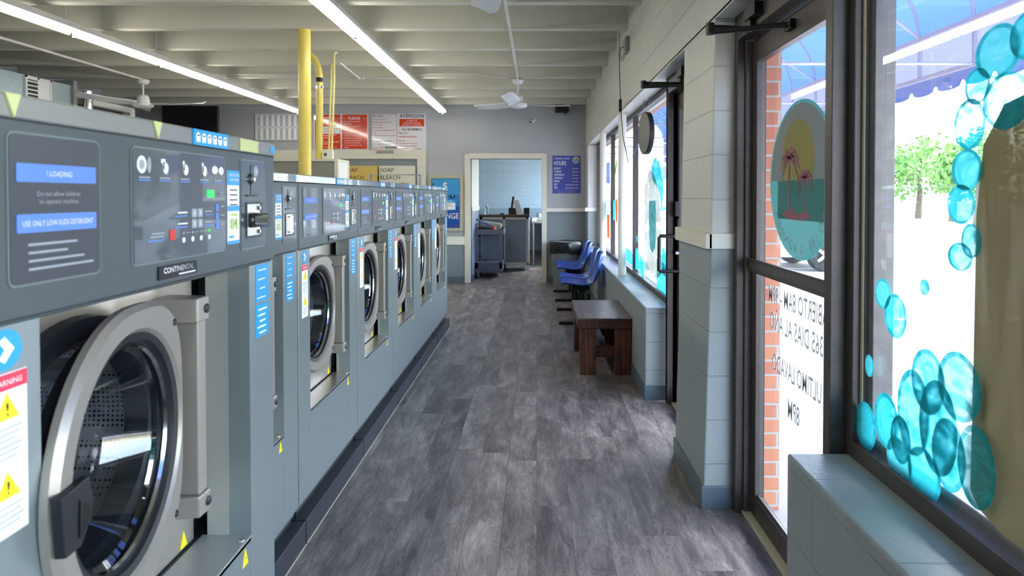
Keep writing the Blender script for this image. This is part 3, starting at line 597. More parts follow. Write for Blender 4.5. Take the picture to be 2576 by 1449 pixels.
m = MB(); m.lathe([(0, 0), (.032, 0), (.034, .01), (.034, .05), (.031, .07), (.034, .09), (.034, .14), (.014, .175), (.013, .19), (0, .19)], (0, 0, 0), Z, 'bottle', 20); m.build('bottle_body', bt)
m = MB(); m.lathe([(0, .188), (.015, .188), (.015, .205), (0, .205)], (0, 0, 0), Z, 'ink_w', 14); m.build('bottle_cap', bt)
m = MB(); m.box(-.0, .20, 13.35, 13.65, .905, .935, 'khaki'); m.box(.01, .19, 13.36, 13.64, .935, .985, 'ink_w'); m.build('paper_stack', label='stack of white papers on the office shelf', cat='papers', bevel=.003)
m = MB()
for k in range(9):
    t = random.random()*6.28; r = .03+.03*random.random(); m.lathe([(0, 0), (r*.9, .01), (r, .04), (r*.6, .08), (0, .1)], (.07+.035*cos(t), 13.5+.06*sin(t), .986), Z, 'ink_db' if k % 3 == 0 else 'bottle', 9)
m.build('plastic_bag', label='crumpled clear and blue plastic bag on top of the papers', cat='bag')
# janitor cart
jc = empty('utility_cart', (-.84, 11.55, 0), label='slate plastic utility cart parked in front of the office counter', cat='cart')
m = MB(); hw, hd = .235, .33
for sx in (-1, 1):
    for y in (-hd, hd-.05): m.box(sx*hw-(.05 if sx > 0 else 0), sx*hw+(0 if sx > 0 else .05), y, y+.05, .16, .80, 'cartg')
m.box(-hw, hw, -hd, hd, .10, .26, 'cartg'); m.box(-hw+.05, hw-.05, -hd-.003, -hd, .13, .22, 'cartg')
for k in range(5): m.box(-hw+.05, -hw+.10, -hd+.01, -hd+.03, .32+.09*k, .34+.09*k, 'cartg')
m.box(-hw+.10, -hw+.115, -hd+.01, -hd+.03, .26, .76, 'cartg'); m.box(-hw+.05, hw-.05, hd-.04, hd-.03, .26, .76, 'deskp'); m.build('cart_frame', jc, bevel=.006)
m = MB(); m.box(-hw-.03, hw+.03, -hd-.02, hd+.02, .76, .80, 'cartg')
m.box(-hw-.03, hw+.03, -hd-.02, -hd, .80, .85, 'cartg'); m.box(-hw-.03, hw+.03, hd, hd+.02, .80, .85, 'cartg'); m.box(-hw-.03, -hw-.01, -hd, hd, .8, .85, 'cartg'); m.box(hw+.01, hw+.03, -hd, hd, .8, .85, 'cartg')
m.build('top_tray', jc, bevel=.006)
for sx in (-1, 1):
    for sy in (-1, 1):
        m = MB(); c = Vector((sx*(hw-.05), sy*(hd-.06), .05)); m.tube([c-X*.015, c+X*.015], .05, 'ink_g', 18); m.box(c.x-.022, c.x+.022, c.y-.02, c.y+.02, .08, .105, 'chrome')
        m.box(c.x-.022, c.x-.017, c.y-.02, c.y+.02, .04, .1, 'chrome'); m.box(c.x+.017, c.x+.022, c.y-.02, c.y+.02, .04, .1, 'chrome'); m.build('caster', jc)
m = MB(); T = Matrix.Translation((-.84, 11.6, .86)) @ Matrix.Rotation(radians(8), 4, 'Y'); m.box(-.18, .2, -.2, .2, 0, .1, 'cabgrey', T); m.build('storage_bin', label='grey plastic bin lying on top of the utility cart', cat='bin', bevel=.03)
m = MB(); m.lathe([(0, 0), (.03, .01), (.035, .04), (.02, .07), (.022, .09), (0, .1)], (-.74, 11.26, .805), Z, 'ink_o', 14); m.build('spray_bottle', label='small orange-topped bottle on the utility cart tray', cat='bottle')
m = MB(); m.tube([(-1.04, 11.20, 1.02), (-.80, 11.34, .90)], .012, 'bluep' if 0 else 'ink_db'); m.tube([(-1.055, 11.175, 1.026), (-1.035, 11.182, 1.018)], .02, 'black'); m.build('broom_handle', label='blue broom handle lying across the utility cart', cat='broom')

# ------------------------------------------------------------------ washers
def washer(big, num, Y0, label):
    Wd = .955 if big else .870; T = 1.579 if big else 1.527; o = .05 if big else 0; PB = T-.309
    RB = .587 if big else .515; rd = .11 if big else .07; th = radians(10 if big else 0); zc = .966 if big else .892; uc = .390 if big else .355
    x0 = -.717 if big else -.98; L0 = .14; R0 = .815 if big else .725; BK = -1.0 if not big else -1.3; BZ = .126
    root = empty('washing_machine', (x0, Y0, 0), label=label, cat='washing machine', group='front-load washers in the row on the left')
    # cabinet: columns, lower front, sides, recess
    m = MB()
    m.box(-.06, 0, 0, L0, BZ+.03, PB, 'body'); m.box(-.06, 0, R0, Wd, BZ+.03, PB, 'body'); m.box(-.06, 0, L0, R0, BZ+.03, RB-.004, 'body')
    m.box(BK, -.06, 0, .012, BZ, T-.01, 'body'); m.box(BK, -.06, Wd-.012, Wd, BZ, T-.01, 'body'); m.box(BK, BK+.01, 0, Wd, BZ, T-.01, 'body'); m.box(BK, -.03, 0, Wd, T-.02, T-.004, 'body')
    m.box(-.08, -.015, 0.01, Wd-.01, BZ, BZ+.03, 'panel')
    for u in (L0, R0): m.box(0, .0015, u-.0015, u+.0015, BZ+.04, RB, 'bodyin')
    m.box(.0, .0012, 0.004, .007, BZ+.04, PB, 'steel')
    m.build('cabinet', root, bevel=.003)
    m = MB()
    # recess walls and ledge
    m.box(-rd, -.055, R0-.001, R0+.05, RB, PB, 'bodyin'); m.box(-rd, -.055, L0-.05, L0+.001, RB, PB, 'bodyin')
    m.box(-rd-.04, -.0, L0, R0, RB-.012, RB+.001, 'steel' if not big else 'bodyin')
    for u in (L0+.03, R0-.03): m.tube([(-.01, u, RB), (-.01, u, RB+.004)], .006, 'chrome', 10)
    m.box(-rd-.09, -rd+.0, R0-.045, R0+.05, RB+.0, PB, 'rubber') if 0 else None
    m.box(-rd-.10, -rd-.012, L0-.05, R0+.05, RB-.02, RB+.003, 'rubber')
    m.build('recess_liner', root)
    # stainless inner panel with round hole
    px = -rd-.02; m = MB(); seg = 48; hr = .205; ya, yb = L0-.04, R0-.028; za, zb = RB+.006, PB
    inner = []; outer = []
    for k in range(seg):
        t = 2*pi*k/seg; c, s_ = cos(t), sin(t); inner.append((px, uc+hr*c, zc+hr*s_))
        ky = ((yb-uc) if c > 0 else (uc-ya))/max(abs(c), 1e-6); kz = ((zb-zc) if s_ > 0 else (zc-za))/max(abs(s_), 1e-6); q = min(ky, kz); outer.append((px, uc+q*c, zc+q*s_))
    m.add(inner+outer, [(k, (k+1) % seg, seg+(k+1) % seg, seg+k) for k in range(seg)], 'steel')
    for cy, cz in ((ya, za), (yb, za), (ya, zb), (yb, zb)): # square off the corners
        near = sorted(range(seg), key=lambda k: (outer[k][1]-cy)**2+(outer[k][2]-cz)**2)[:2]; m.add([outer[near[0]], outer[near[1]], (px, cy, cz)], [(0, 1, 2)], 'steel')
    m.add([(px, yb, za), (px, yb, zb), (px-.03, yb, zb), (px-.03, yb, za)], [(0, 1, 2, 3)], 'steel')
    m.build('front_panel', root)
    m = MB(); m.box(px-.035, px-.03, L0-.05, R0+.05, RB, PB, 'black') if 0 else m.box(px-.03, px-.025, yb-.005, R0+.05, RB, PB, 'black')
    m.lathe([(hr+.048, 0), (hr+.045, .022), (hr+.01, .03), (hr-.006, .012), (hr-.006, -.04)], (px, uc, zc), X, 'rubber', 48); m.build('gasket', root)
    m = MB(); m.lathe([(hr-.002, -.03), (hr+.05, -.07), (hr+.05, -.50), (.05, -.53), (0, -.53)], (px, uc, zc), X, 'drum', 48)
    m.lathe([(hr, -.0), (hr, -.035)], (px, uc, zc), X, 'chrome', 48)
    for k in range(3):
        t = 2*pi*k/3+.5; c = Vector((px-.28, uc+(hr+.02)*cos(t), zc+(hr+.02)*sin(t))); m.tube([c-X*.18, c+X*.18], .035, 'chrome', 8)
    m.build('drum', root)
    # control head
    m = MB(); m.box(-.25, .006, 0, Wd, PB, T-.034, 'panel'); m.box(-.10, .003, .01, Wd-.01, PB-.006, PB, 'panel'); m.build('control_panel', root, bevel=.004)
    m = MB(); m.hexa([(-.25, 0, T-.034), (.008, 0, T-.034), (.008, Wd, T-.034), (-.25, Wd, T-.034)], [(-.25, 0, T), (.008, 0, T), (.008, Wd, T), (-.25, Wd, T)], 'capm' if big else 'cap')
    m.build('top_strip', root, bevel=.003)
    XF = .006
    def ctr(u0, u1, z0, z1, d=0): return Vector((XF+d, (u0+u1)/2, (z0+z1)/2))
    def panel(name, u0, u1, z0, z1):
        m = MB(); m.rrect(ctr(u0, u1, z0, z1), Y, Z, u1-u0+.006, z1-z0+.006, .012, 'panel_rim', .0015); m.rrect(ctr(u0, u1, z0, z1), Y, Z, u1-u0, z1-z0, .010, 'disp', .0025); return m
    ZT, ZB = T-.054, T-.262
    # left information display
    u0, u1 = o+.04-(.01 if big else -.004), o+.218-(.01 if big else -.004)
    m = panel('d', u0, u1, ZB, ZT); d = .0028; uc_ = (u0+u1)/2; x = XF+d
    m.rrect((x, uc_, T-.107), Y, Z, u1-u0-.02, .026, .003, 'ink_b', .0008); m.text('! LOADING', (x+.001, uc_, T-.107), Y, Z, .008, 'ink_w', off=.0006, maxw=.05)
    m.text('Do not allow children', (x, uc_, T-.136), Y, Z, .007, 'ink_g', off=.001, maxw=.085); m.text('to operate machine', (x, uc_, T-.147), Y, Z, .007, 'ink_g', off=.001, maxw=.08)
    m.rrect((x, uc_, T-.178), Y, Z, u1-u0-.02, .026, .003, 'ink_b', .0008)
    m.text('USE ONLY LOW-SUDS DETERGENT', (x+.001, uc_, T-.178), Y, Z, .008, 'ink_w', off=.0006, maxw=.14)
    for k, w in enumerate((.095, .075, .11, .13)): m.rect((x, u0+.03+w/2, T-.208-.0115*k), Y, Z, w, .0034, 'ink_g', .0006)
    m.build('information_panel', root)
    # right display
    u0, u1 = o+.293, o+.627; m = panel('d', u0, u1, ZB, ZT)
    def P(f, dz): return Vector((x, u0+f*(u1-u0), T-dz))
    for k, f in enumerate((.1, .29, .5, .72, .9)):
        c = P(f, .083); s_ = .011
        if k == 0: m.disc(c-Y*.008, Y, Z, .014, .016, 'ink_w', .0006); m.disc(c-Y*.008+X*.0006, Y, Z, .008, .009, 'ink_g', .0004); m.disc(c+Y*.014, Y, Z, .006, .015, 'ink_g', .0006)
        elif k in (1, 2, 3): m.disc(c-Z*.004+Y*.003, Y, Z, .009, .011, 'ink_w', .0006); m.rrect(c+Z*.009-Y*.005, Y, Z, .014 if k == 1 else .007, .009, .002, 'ink_w', .0006); m.rect(c-Y*.004, Y, Z, .005, .014, 'ink_w', .0006)
        else: m.disc(c-Y*.014, Y, Z, .013, .009, 'ink_w', .0006); m.disc(c+Y*.014-Z*.001, Y, Z, .011, .009, 'ink_w', .0006)
        m.rect(P(f, .106), Y, Z, .034, .0028, 'ink_g', .0006); m.rect(P(f, .111), Y, Z, .036, .0022, 'ink_b', .0006)
    m.rrect(P(.80, .135), Y, Z, .03, .016, .002, 'led', .0008); m.text('MIN', P(.93, .135), Y, Z, .007, 'ink_g')
    for r in range(2):
        for q in range(2):
            c = P(.60+.07*q, .175+.022*r); m.rrect(c, Y, Z, .020, .018, .002, 'ink_g', .0006); m.text('8', c, Y, Z, .011, 'ink_w', off=.0012)
        m.rect(P(.47, .173+.022*r), Y, Z, .035, .003, 'ink_w', .0006); m.rect(P(.45, .180+.022*r), Y, Z, .045, .0025, 'ink_b', .0006); m.rect(P(.77, .173+.022*r), Y, Z, .03, .003, 'ink_g', .0006); m.rect(P(.78, .180+.022*r), Y, Z, .035, .0022, 'ink_b', .0006)
    for q in range(3): m.rrect(P(.885, .165+.02*q), Y, Z, .013, .015, .002, 'ink_b', .0006); m.rect(P(.955, .163+.02*q), Y, Z, .018, .003, 'ink_g', .0006)
    m.rrect(P(.36, .215), Y, Z, .019, .02, .002, 'ink_r', .0008); m.rect(P(.22, .210), Y, Z, .042, .0028, 'ink_g', .0006); m.rect(P(.21, .216), Y, Z, .044, .0028, 'ink_g', .0006); m.rect(P(.2, .223), Y, Z, .052, .0025, 'ink_b', .0006)
    for q in range(4):
        m.disc(P(.48+.1*q, .214), Y, Z, .003, .003, 'led' if q == 3 else 'ink_g', .0006, 10); m.disc(P(.48+.1*q, .228), Y, Z, .0055, .0055, 'ink_w', .0006, 14)
        if q < 3: m.rect(P(.53+.1*q, .214), Y, Z, .018, .0012, 'ink_g', .0005)
    m.build('control_display', root)
    # price sticker with the machine number
    u0, u1, z0, z1 = o+.640, o+.699, T-.252, T-.081; m = MB(); c = ctr(u0, u1, z0, z1); m.rect(c, Y, Z, u1-u0, z1-z0, 'ink_w', .001)
    m.rect((XF+.0012, c.y, z1-.017), Y, Z, u1-u0, .034, 'sky_b', .0005); m.text('FREE DRYING', (XF+.002, c.y, z1-.010), Y, Z, .007, 'ink_w', maxw=.05); m.text('WITH WASH', (XF+.002, c.y, z1-.021), Y, Z, .007, 'ink_w', maxw=.045)
    m.rect((XF+.0012, c.y, z0+.083), Y, Z, u1-u0, .012, 'sky_b', .0005); m.rect((XF+.0012, c.y, z0+.004), Y, Z, u1-u0, .008, 'sky_b', .0005)
    for k in range(4): m.rect((XF+.0012, c.y, z1-.045-.0115*k), Y, Z, .036, .0026, 'ink_k', .0004)
    m.text(num, (XF+.001, c.y, z0+.048), Y, Z, .026, 'green', bold=True); m.rect((XF+.0012, c.y-.012, z0+.017), Y, Z, .024, .005, 'sky_b', .0005); m.rect((XF+.0012, c.y+.003, z0+.068), Y, Z, .03, .004, 'green', .0005)
    m.build('price_sticker', root, label='white and blue sticker with a green number')
    # coin drop
    u0, u1 = o+.706, o+.840; m = panel('d', u0, u1, T-.268, T-.054); uc_ = (u0+u1)/2
    m.disc((x, uc_+.012, T-.078), Y, Z, .013, .014, 'ink_g', .0006); m.text('25', (x+.0006, uc_+.012, T-.078), Y, Z, .009, 'ink_w')
    m.rect((x, uc_-.016, T-.10), Y, Z, .004, .075, 'black', .0006); m.rect((x, uc_-.012, T-.139), Y, Z, .06, .004, 'black', .003); m.lathe([(0, .012), (.007, .010), (.009, 0)], (x, uc_-.016, T-.098), X, 'chrome', 14)
    m.lathe([(.014, .001), (.010, .004), (.009, .004)], (x, uc_-.018, T-.098), X, 'black', 14)
    ya_, yb_ = u0+.022, u1-.022; m.rect((x, (ya_+yb_)/2, T-.200), Y, Z, .088, .088, 'black', .001); m.rect((x+.001, (ya_+yb_)/2-.004, T-.199), Y, Z, .07, .078, 'steel', .001)
    cc = Vector((x+.002, (ya_+yb_)/2, T-.20))
    if big: m.rrect(cc-Y*.01, Y, Z, .05, .036, .01, 'black', .008); m.tube([cc+X*.006-Y*.004, cc+X*.034+Y*.002], .017, 'chrome', 20)
    else: m.rrect(cc, Y, Z, .035, .065, .006, 'chrome', .006)
    for dz in (-.03, .03): m.lathe([(0, .004), (.005, .003), (.006, 0)], cc+Z*dz+X*.002+Y*.022, X, 'chrome', 10)
    m.build('coin_slot', root)
    # badge
    m = MB(); c = Vector((XF, o+.435, T-.286)); m.rrect(c, Y, Z, .135, .026, .003, 'blackm', .003); m.text('CONTINENTAL', c+X*.003+Z*.004, Y, Z, .011, 'chrome', off=.001, bold=True, maxw=.124); m.rect(c+X*.003-Z*.008+Y*.03, Y, Z, .06, .0028, 'ink_w', .0006)
    m.build('maker_badge', root)
    # strip stickers
    sx = .0055; m = MB(); c = Vector((sx, o+(.565 if big else .545), T-.017)); w = .148 if big else .12; nb = 6 if big else 4; m.rect(c, Y, Z, w, .033, 'sky_b', .0012+.004)
    for k in range(nb):
        q = c+X*.0055+Y*((k-(nb-1)/2)*w*.93/nb); wb = w*.70/nb; m.prism([(-wb*.42, -.010), (wb*.42, -.010), (wb*.5, .005), (-wb*.5, .005)], q, Y, Z, (.0008, 0, 0), 'ink_w'); m.disc(q+Z*.006, Y, Z, wb*.38, .004, 'ink_w', .0008, 12)
    m.build('basket_sticker', root, label='blue sticker with white laundry baskets')
    m = MB(); w = .22 if big else .17; c = Vector((sx, o+(.80-.0 if big else .755), T-.017)); w = min(w, 2*(Wd-c.y)-.01); m.rect(c-Y*w*.25, Y, Z, w*.5, .029, 'pale_lime' if big else 'cap', .0052); m.rect(c+Y*w*.25, Y, Z, w*.5, .029, 'capm', .0052)
    m.text('Express', c+X*.0052+Y*w*.12, Y, Z, .014, 'ink_g', off=.001, bold=True); m.rect(c+X*.0055+Y*w*.42, Y, Z, w*.15, .018, 'sky_b', .0008); m.build('express_sticker', root)
    if big:
        for uy_ in (.416, .085): m = MB(); m.prism([(-.012, .016), (.014, .016), (.002, -.016)], (sx-.002, uy_, T-.017), Y, Z, (.0075, 0, 0), 'pale_lime'); m.build('yellow_sticker', root)
    # column stickers
    def tri(mb, c, w, h, mm='yellow', d=.001): mb.prism([(-w/2, -h/2), (w/2, -h/2), (0, h/2)], c, Y, Z, (d, 0, 0), mm)
    m = MB(); c = Vector((0, .077, T-.347)); m.disc(c, Y, Z, .030, .028, 'sky_b', .001); m.prism([(-.010, .012), (.0, .018), (.016, .0), (.0, -.018), (-.010, -.012), (.0, 0)], c+X*.001, Y, Z, (.0006, 0, 0), 'ink_w'); m.build('arrow_sticker', root)
    m = MB(); zc_, zt = T-.490, T-.379; m.rect((0, .079, zc_), Y, Z, .07, .222, 'ink_w', .001); m.rect((.001, .079, zt-.012), Y, Z, .07, .022, 'pink', .0006); m.text('WARNING', (.0018, .079, zt-.012), Y, Z, .008, 'ink_w', off=.0006, maxw=.05)
    for dz in (.045, .152):
        tri(m, (.001, .079, zt-dz), .042, .036, 'yellow'); m.text('!', (.0022, .079, zt-dz-.003), Y, Z, .018, 'ink_k', off=.0006, bold=True)
    for k in range(6): m.rect((.001, .079, zt-.075-.008*k), Y, Z, .052-.01*(k % 3), .0022, 'ink_g', .0004)
    for k in range(4): m.rect((.001, .079, zt-.182-.008*k), Y, Z, .052-.01*(k % 2), .0022, 'ink_g', .0004)
    m.build('warning_label', root)
    ur = Wd-.077+(.01 if big else 0)
    for za_, zb_ in ((T-.413, T-.318), (T-.504, T-.420)):
        m = MB(); m.rect((0, ur, (za_+zb_)/2), Y, Z, .078, zb_-za_, 'sky_b', .001)
        nk = 4 if zb_ > T-.4 else 5
        for k in range(nk): m.rect((.001, ur-.006*(k % 2), zb_-.014-(zb_-za_-.024)*k/(nk-1)), Y, Z, .05-.008*(k % 3), .0045 if nk == 5 else .003, 'ink_w', .0005)
        m.build('blue_notice', root)
    m = MB(); tri(m, (0, R0-.035, RB-.036), .03, .042); m.text('!', (.0012, R0-.035, RB-.040), Y, Z, .016, 'ink_k', off=.0006); m.build('hazard_triangle', root)
    m = MB(); tri(m, (px+.001, R0-.075, RB+.03), .03, .038); m.build('hazard_triangle', root)
    # door on its hinge, standing ajar
    aH = uc+.283; HX = px+.06; ea = Vector((-sin(th), cos(th), 0)); en = Vector((cos(th), sin(th), 0)); H = Vector((HX, aH, zc))
    def D(a, b, n_): return H+ea*(a-.283)+Z*b+en*(n_-.04)          # a,b measured from the door centre
    m = MB(); seg = 72; ri = .218; loops = []
    def ro(t):
        r = .268
        if cos(t) > 0:
            e = 3.4; q = (abs(cos(t)*r/.238)**e+abs(sin(t)*r/.268)**e)**(-1/e); return r*q
        return r
    for rr, nn in ((0, .018), (0, .030), (-.010, .040), (1, .040), (2, .030), (2, .018)):
        lp = []
        for k in range(seg):
            t = 2*pi*k/seg; R = ro(t)
            rad = R if rr == 0 else R-.010 if rr == -.010 else ri+.008 if rr == 1 else ri
            lp.append(D(rad*cos(t), rad*sin(t), nn))
        loops.append(lp)
    vs = [v for lp in loops for v in lp]; nl = len(loops)
    m.add(vs, [(i*seg+k, i*seg+(k+1) % seg, ((i+1) % nl)*seg+(k+1) % seg, ((i+1) % nl)*seg+k) for i in range(nl) for k in range(seg)], 'ring', True)
    for b in (-.205, .205): c = D(.185, b, .040); m.lathe([(0, .004), (.006, .003), (.008, 0)], c, en, 'rubber', 12)
    door = m.build('door', root)
    m = MB(); Dc = D(0, 0, 0)
    m.lathe([(.219, .034), (.206, .030), (.200, .012), (.206, -.012), (.222, -.024)], Dc, en, 'rubber', 56); m.lathe([(.201, .016), (.196, .020), (.192, .014)], Dc, en, 'chrome', 56); m.build('glass_seal', door)
    m = MB(); m.lathe([(.205, .010), (.185, -.005), (.17, -.05), (.15, -.085), (.10, -.105), (0, -.11)], Dc, en, 'bowl', 56); m.build('glass_bowl', door)
    m = MB(); pts = [(-.278, .042), (-.198, .042), (-.188, .0), (-.198, -.028), (-.225, -.054), (-.268, -.050)]
    m.prism(pts, D(0, 0, .038), ea, Z, en*.016, 'rubber'); m.prism([(-.232, .02), (-.205, .0), (-.215, -.028), (-.236, -.038)], D(0, 0, .054), ea, Z, en*.005, 'blackm'); m.build('door_handle', door, bevel=.004)
    m = MB()
    hx = HX+.0; hy = aH+.0
    m.hexa([(hx-.02, hy-.025, zc-.20), (hx+.028, hy-.025, zc-.20), (hx+.028, hy+.012, zc-.20), (hx-.02, hy+.025, zc-.20)], [(hx-.02, hy-.025, zc+.19), (hx+.028, hy-.025, zc+.19), (hx+.028, hy+.012, zc+.19), (hx-.02, hy+.025, zc+.19)], 'ring')
    for z0_, z1_ in ((zc+.19, zc+.245), (zc-.248, zc-.2)):
        m.hexa([(px, hy-.05, z0_), (hx+.034, hy-.034, z0_), (hx+.034, hy+.016, z0_), (px, hy+.028, z0_)], [(px, hy-.05, z1_), (hx+.034, hy-.034, z1_), (hx+.034, hy+.016, z1_), (px, hy+.028, z1_)], 'ring'); m.lathe([(0, .004), (.009, .003), (.011, 0)], (hx+.036, hy+.002, (z0_+z1_)/2), X, 'rubber', 12)
    m.build('hinge', root, bevel=.006)
    m = MB(); xb = .028 if not big else .02; m.box(BK, xb, .006, Wd+.004, 0, .098, 'basem'); m.box(BK, xb-.05, .02, Wd-.02, .098, .128, 'black'); m.build('plinth', root, bevel=.003)
    m = MB(); m.box(xb, xb+.004, .006, Wd+.004, 0, .003, 'khaki'); m.build('caulk_line', root)
    return root
YW = .782
washer(True, '04', YW, 'large grey front-load washer nearest the camera, door ajar, six-basket sticker')
w = washer(False, '05', 1.747, 'grey washer with four-basket sticker, half hidden behind the large washer')
ords = ['third washer from the camera, first one whose whole round door shows', 'fourth washer from the camera, in the middle of the grey row', 'fifth washer from the camera in the grey row', 'sixth washer from the camera, next to last in the grey row', 'last washer at the far end of the grey row']
for i in range(5):
    r = copy_tree(w); r.location = (-.98, 1.747+.877*(i+1), 0); r['label'] = ords[i]

# ------------------------------------------------------------------ fluorescent strips
def strip(xc, label_pre, j0):
    ys = [10.27-1.235*i for i in range(9)]
    pos = ['at the far end', 'second from the far end', 'third from the far end', 'fourth from the far end', 'fifth from the far end', 'sixth from the far end', 'seventh from the far end', 'eighth from the far end']
    for i in range(8):
        y1, y0 = ys[i], ys[i+1]
        r = empty('fluorescent_light', (xc, (y0+y1)/2, 2.77), label='%s, lamp unit %s' % (label_pre, pos[i]), cat='ceiling light', group='fluorescent strip lights')
        L = (y1-y0)/2; m = MB()
        m.hexa([(-.055, -L, .03), (.055, -L, .03), (.055, L, .03), (-.055, L, .03)], [(-.035, -L, .085), (.035, -L, .085), (.035, L, .085), (-.035, L, .085)], 'fixture'); m.box(-.012, .012, -L, -L+.03, -.03, .03, 'fixture'); m.box(-.012, .012, L-.03, L, -.03, .03, 'fixture')
        m.build('housing', r)
        for s_ in (-1, 1):
            m = MB(); m.tube([(s_*.040, -L+.03, .008), (s_*.040, L-.03, .008)], .0165, 'tube', 12); m.build('lamp_tube', r)
        m = MB(); m.tube([(0, L-.12, .085), (0, L-.12, .42)], .005, 'fixture', 6); m.build('hanger_rod', r)
strip(-1.50, 'right-hand strip of twin fluorescent tubes over the washers', 0)
strip(-3.81, 'left-hand strip of twin fluorescent tubes', 0)

# ------------------------------------------------------------------ ceiling fans, conduits
def fan(x, y, angs, R, label):
    r = empty('ceiling_fan', (x, y, 2.59), label=label, cat='ceiling fan', group='white three-blade ceiling fans')
    m = MB(); m.lathe([(0, .37), (.03, .37), (.03, .33), (.07, .31), (.075, .295), (.055, .26), (.02, .25), (0, .25)], (0, 0, 0), Z, 'fan', 28); m.build('canopy', r)
    m = MB(); m.tube([(0, 0, .25), (0, 0, .09)], .012, 'fan'); m.build('downrod', r)
    m = MB(); m.lathe([(0, .12), (.04, .12), (.065, .10), (.075, .05), (.075, .02), (.115, .01), (.118, -.02), (.10, -.035), (.05, -.045), (0, -.048)], (0, 0, 0), Z, 'fan', 32); m.build('motor', r)
    for a in angs:
        t = radians(a); d = Vector((cos(t), sin(t), 0)); q = Vector((-sin(t), cos(t), 0)); m = MB(); n = 12; vs = []
        for i in range(n+1):
            f = i/n; rr = .10+(R-.10)*f; w = .05+.035*min(1, f*4); w = w*(1-.55*max(0, (f-.86)/.14)**2); zz = .005+.03*max(0, f-.5)*f*2*.6; sw = .02*f
            for s_ in (-1, 1): vs.append(d*rr+q*(s_*w+sw)+Z*(zz+s_*.018+.0))
        top = [v+Z*.006 for v in vs]; k = len(vs)
        fs = [(2*i, 2*i+1, 2*i+3, 2*i+2) for i in range(n)]; fs += [tuple(k+j for j in f) for f in fs[:n]]
        fs += [(2*i, 2*i+2, k+2*i+2, k+2*i) for i in range(n)]+[(2*i+1, 2*i+3, k+2*i+3, k+2*i+1) for i in range(n)]+[(2*n, 2*n+1, k+2*n+1, k+2*n), (0, 1, k+1, k)]
        m.add(vs+top, fs, 'fan', True); m.build('blade', r)
fan(-.237, 8.12, (20, 140, 260), .72, 'white ceiling fan in front of the office doorway')
fan(-4.97, 8.12, (0, 120, 240), .76, 'white ceiling fan at the far left beyond the large washer')
fan(-.237, 3.34, (96, 216, 336), .76, 'nearest white ceiling fan, only one blade tip in view at the top')
m = MB(); m.tube([(-.237, 3.3, 2.905), (-.237, 8.1, 2.905)], .014, 'fixture'); m.build('electrical_conduit', label='white conduit under the beams running to the fan by the office doorway', cat='conduit')
m = MB(); m.tube([(-4.97, 2.8, 2.905), (-4.97, 8.1, 2.905)], .014, 'fixture'); m.build('electrical_conduit', label='white conduit under the beams running to the far left fan', cat='conduit')
m = MB(); m.tube([(-4.85, 8.0, 2.905), (-4.4, 8.0, 2.905), (-4.1, 8.0, 2.95), (-2.9, 8.0, 2.95), (-2.5, 8.0, 2.90), (-1.75, 8.0, 2.90), (-1.3, 8.0, 2.96), (-.8, 8.0, 2.96), (-.35, 8.0, 2.9)], .010, 'fixture'); m.build('electrical_cable', label='grey cable strung along a beam between the two fans', cat='cable')
m = MB(); m.tube([(-2.03, 6.64, 2.81), (-2.2, 8.0, 2.895)], .010, 'fixture'); m.tube([(-2.24, 7.98, 2.895), (-2.14, 7.98, 2.90)], .02, 'fixture'); m.build('electrical_conduit', label='short white conduit with junction fitting beside the yellow pipes', cat='conduit')

# ------------------------------------------------------------------ yellow pipes, grey cabinet
m = MB(); m.tube([(-2.075, 5.75, 0), (-2.075, 5.75, 2.92)], .055, 'yelpaint', 24); m.build('yellow_pole', label='thick yellow painted steel pole rising behind the washers', cat='pole')
py = 6.53
m = MB(); pts = [(-2.37, py, 2.878)]
for k in range(9):
    t = pi/2*k/8; pts.append((-2.345+.14*sin(t), py, 2.638+.24*cos(t)))
pts += [(-2.205, py, 2.3), (-2.215, py, 1.812)]
m.tube(pts, .034, 'yelpaint', 16); m.tube([(-2.205, py, 2.55), (-2.205, py, 2.525)], .038, 'chrome', 16); m.tube([(-2.205, py, 2.635), (-2.205, py, 2.59)], .0355, 'blackm', 16)
m.build('yellow_pipe', label='medium yellow pipe with bent top beside the thick pole', cat='pipe')
for x0, x1, zt, lab in ((-2.112, -2.086, 2.78, 'left'), (-2.084, -2.056, 2.90, 'right')):
    m = MB(); m.tube([(x0, py, 1.90), (x1, py, 2.6), (x1, py, zt-.06), (x1+.004, py+.01, zt-.01), (x1+.012, py+.05, zt)], .010, 'pale_y', 10); m.build('yellow_conduit', label='thin pale yellow conduit, %s one of the pair above the grey cabinet' % lab, cat='pipe', group='thin yellow conduits')
cb = empty('metal_cabinet', (-2.008, 6.45, 0), label='tall grey cabinet with white edges behind the washers, beside the yellow pole', cat='cabinet')
m = MB(); m.box(-1.5, 0, 0, .38, 0, 1.79, 'cabgrey'); m.build('cabinet_body', cb)
m = MB(); m.box(-1.52, .01, -.012, .39, 1.785, 1.81, 'cream'); m.box(-.022, .012, -.012, .024, 0, 1.785, 'cream'); m.box(-.03, .012, .35, .39, 0, 1.785, 'cream'); m.box(.0, .006, .024, .35, .02, 1.785, 'ink_w'); m.build('edge_trim', cb)
m = MB(); m.rrect((-2.118, 6.54, 1.855), X, Z, .105, .086, .012, 'white', .05); m.lathe([(.016, .055), (.013, .062), (.007, .062)], (-2.135, 6.54, 1.855), -Y, 'blackm', 16); m.tube([(-2.086, 6.55, 1.812), (-2.086, 6.55, 1.90)], .015, 'chrome', 12)
m.build('electrical_box', label='small white switch box on top of the grey cabinet', cat='electrical box')
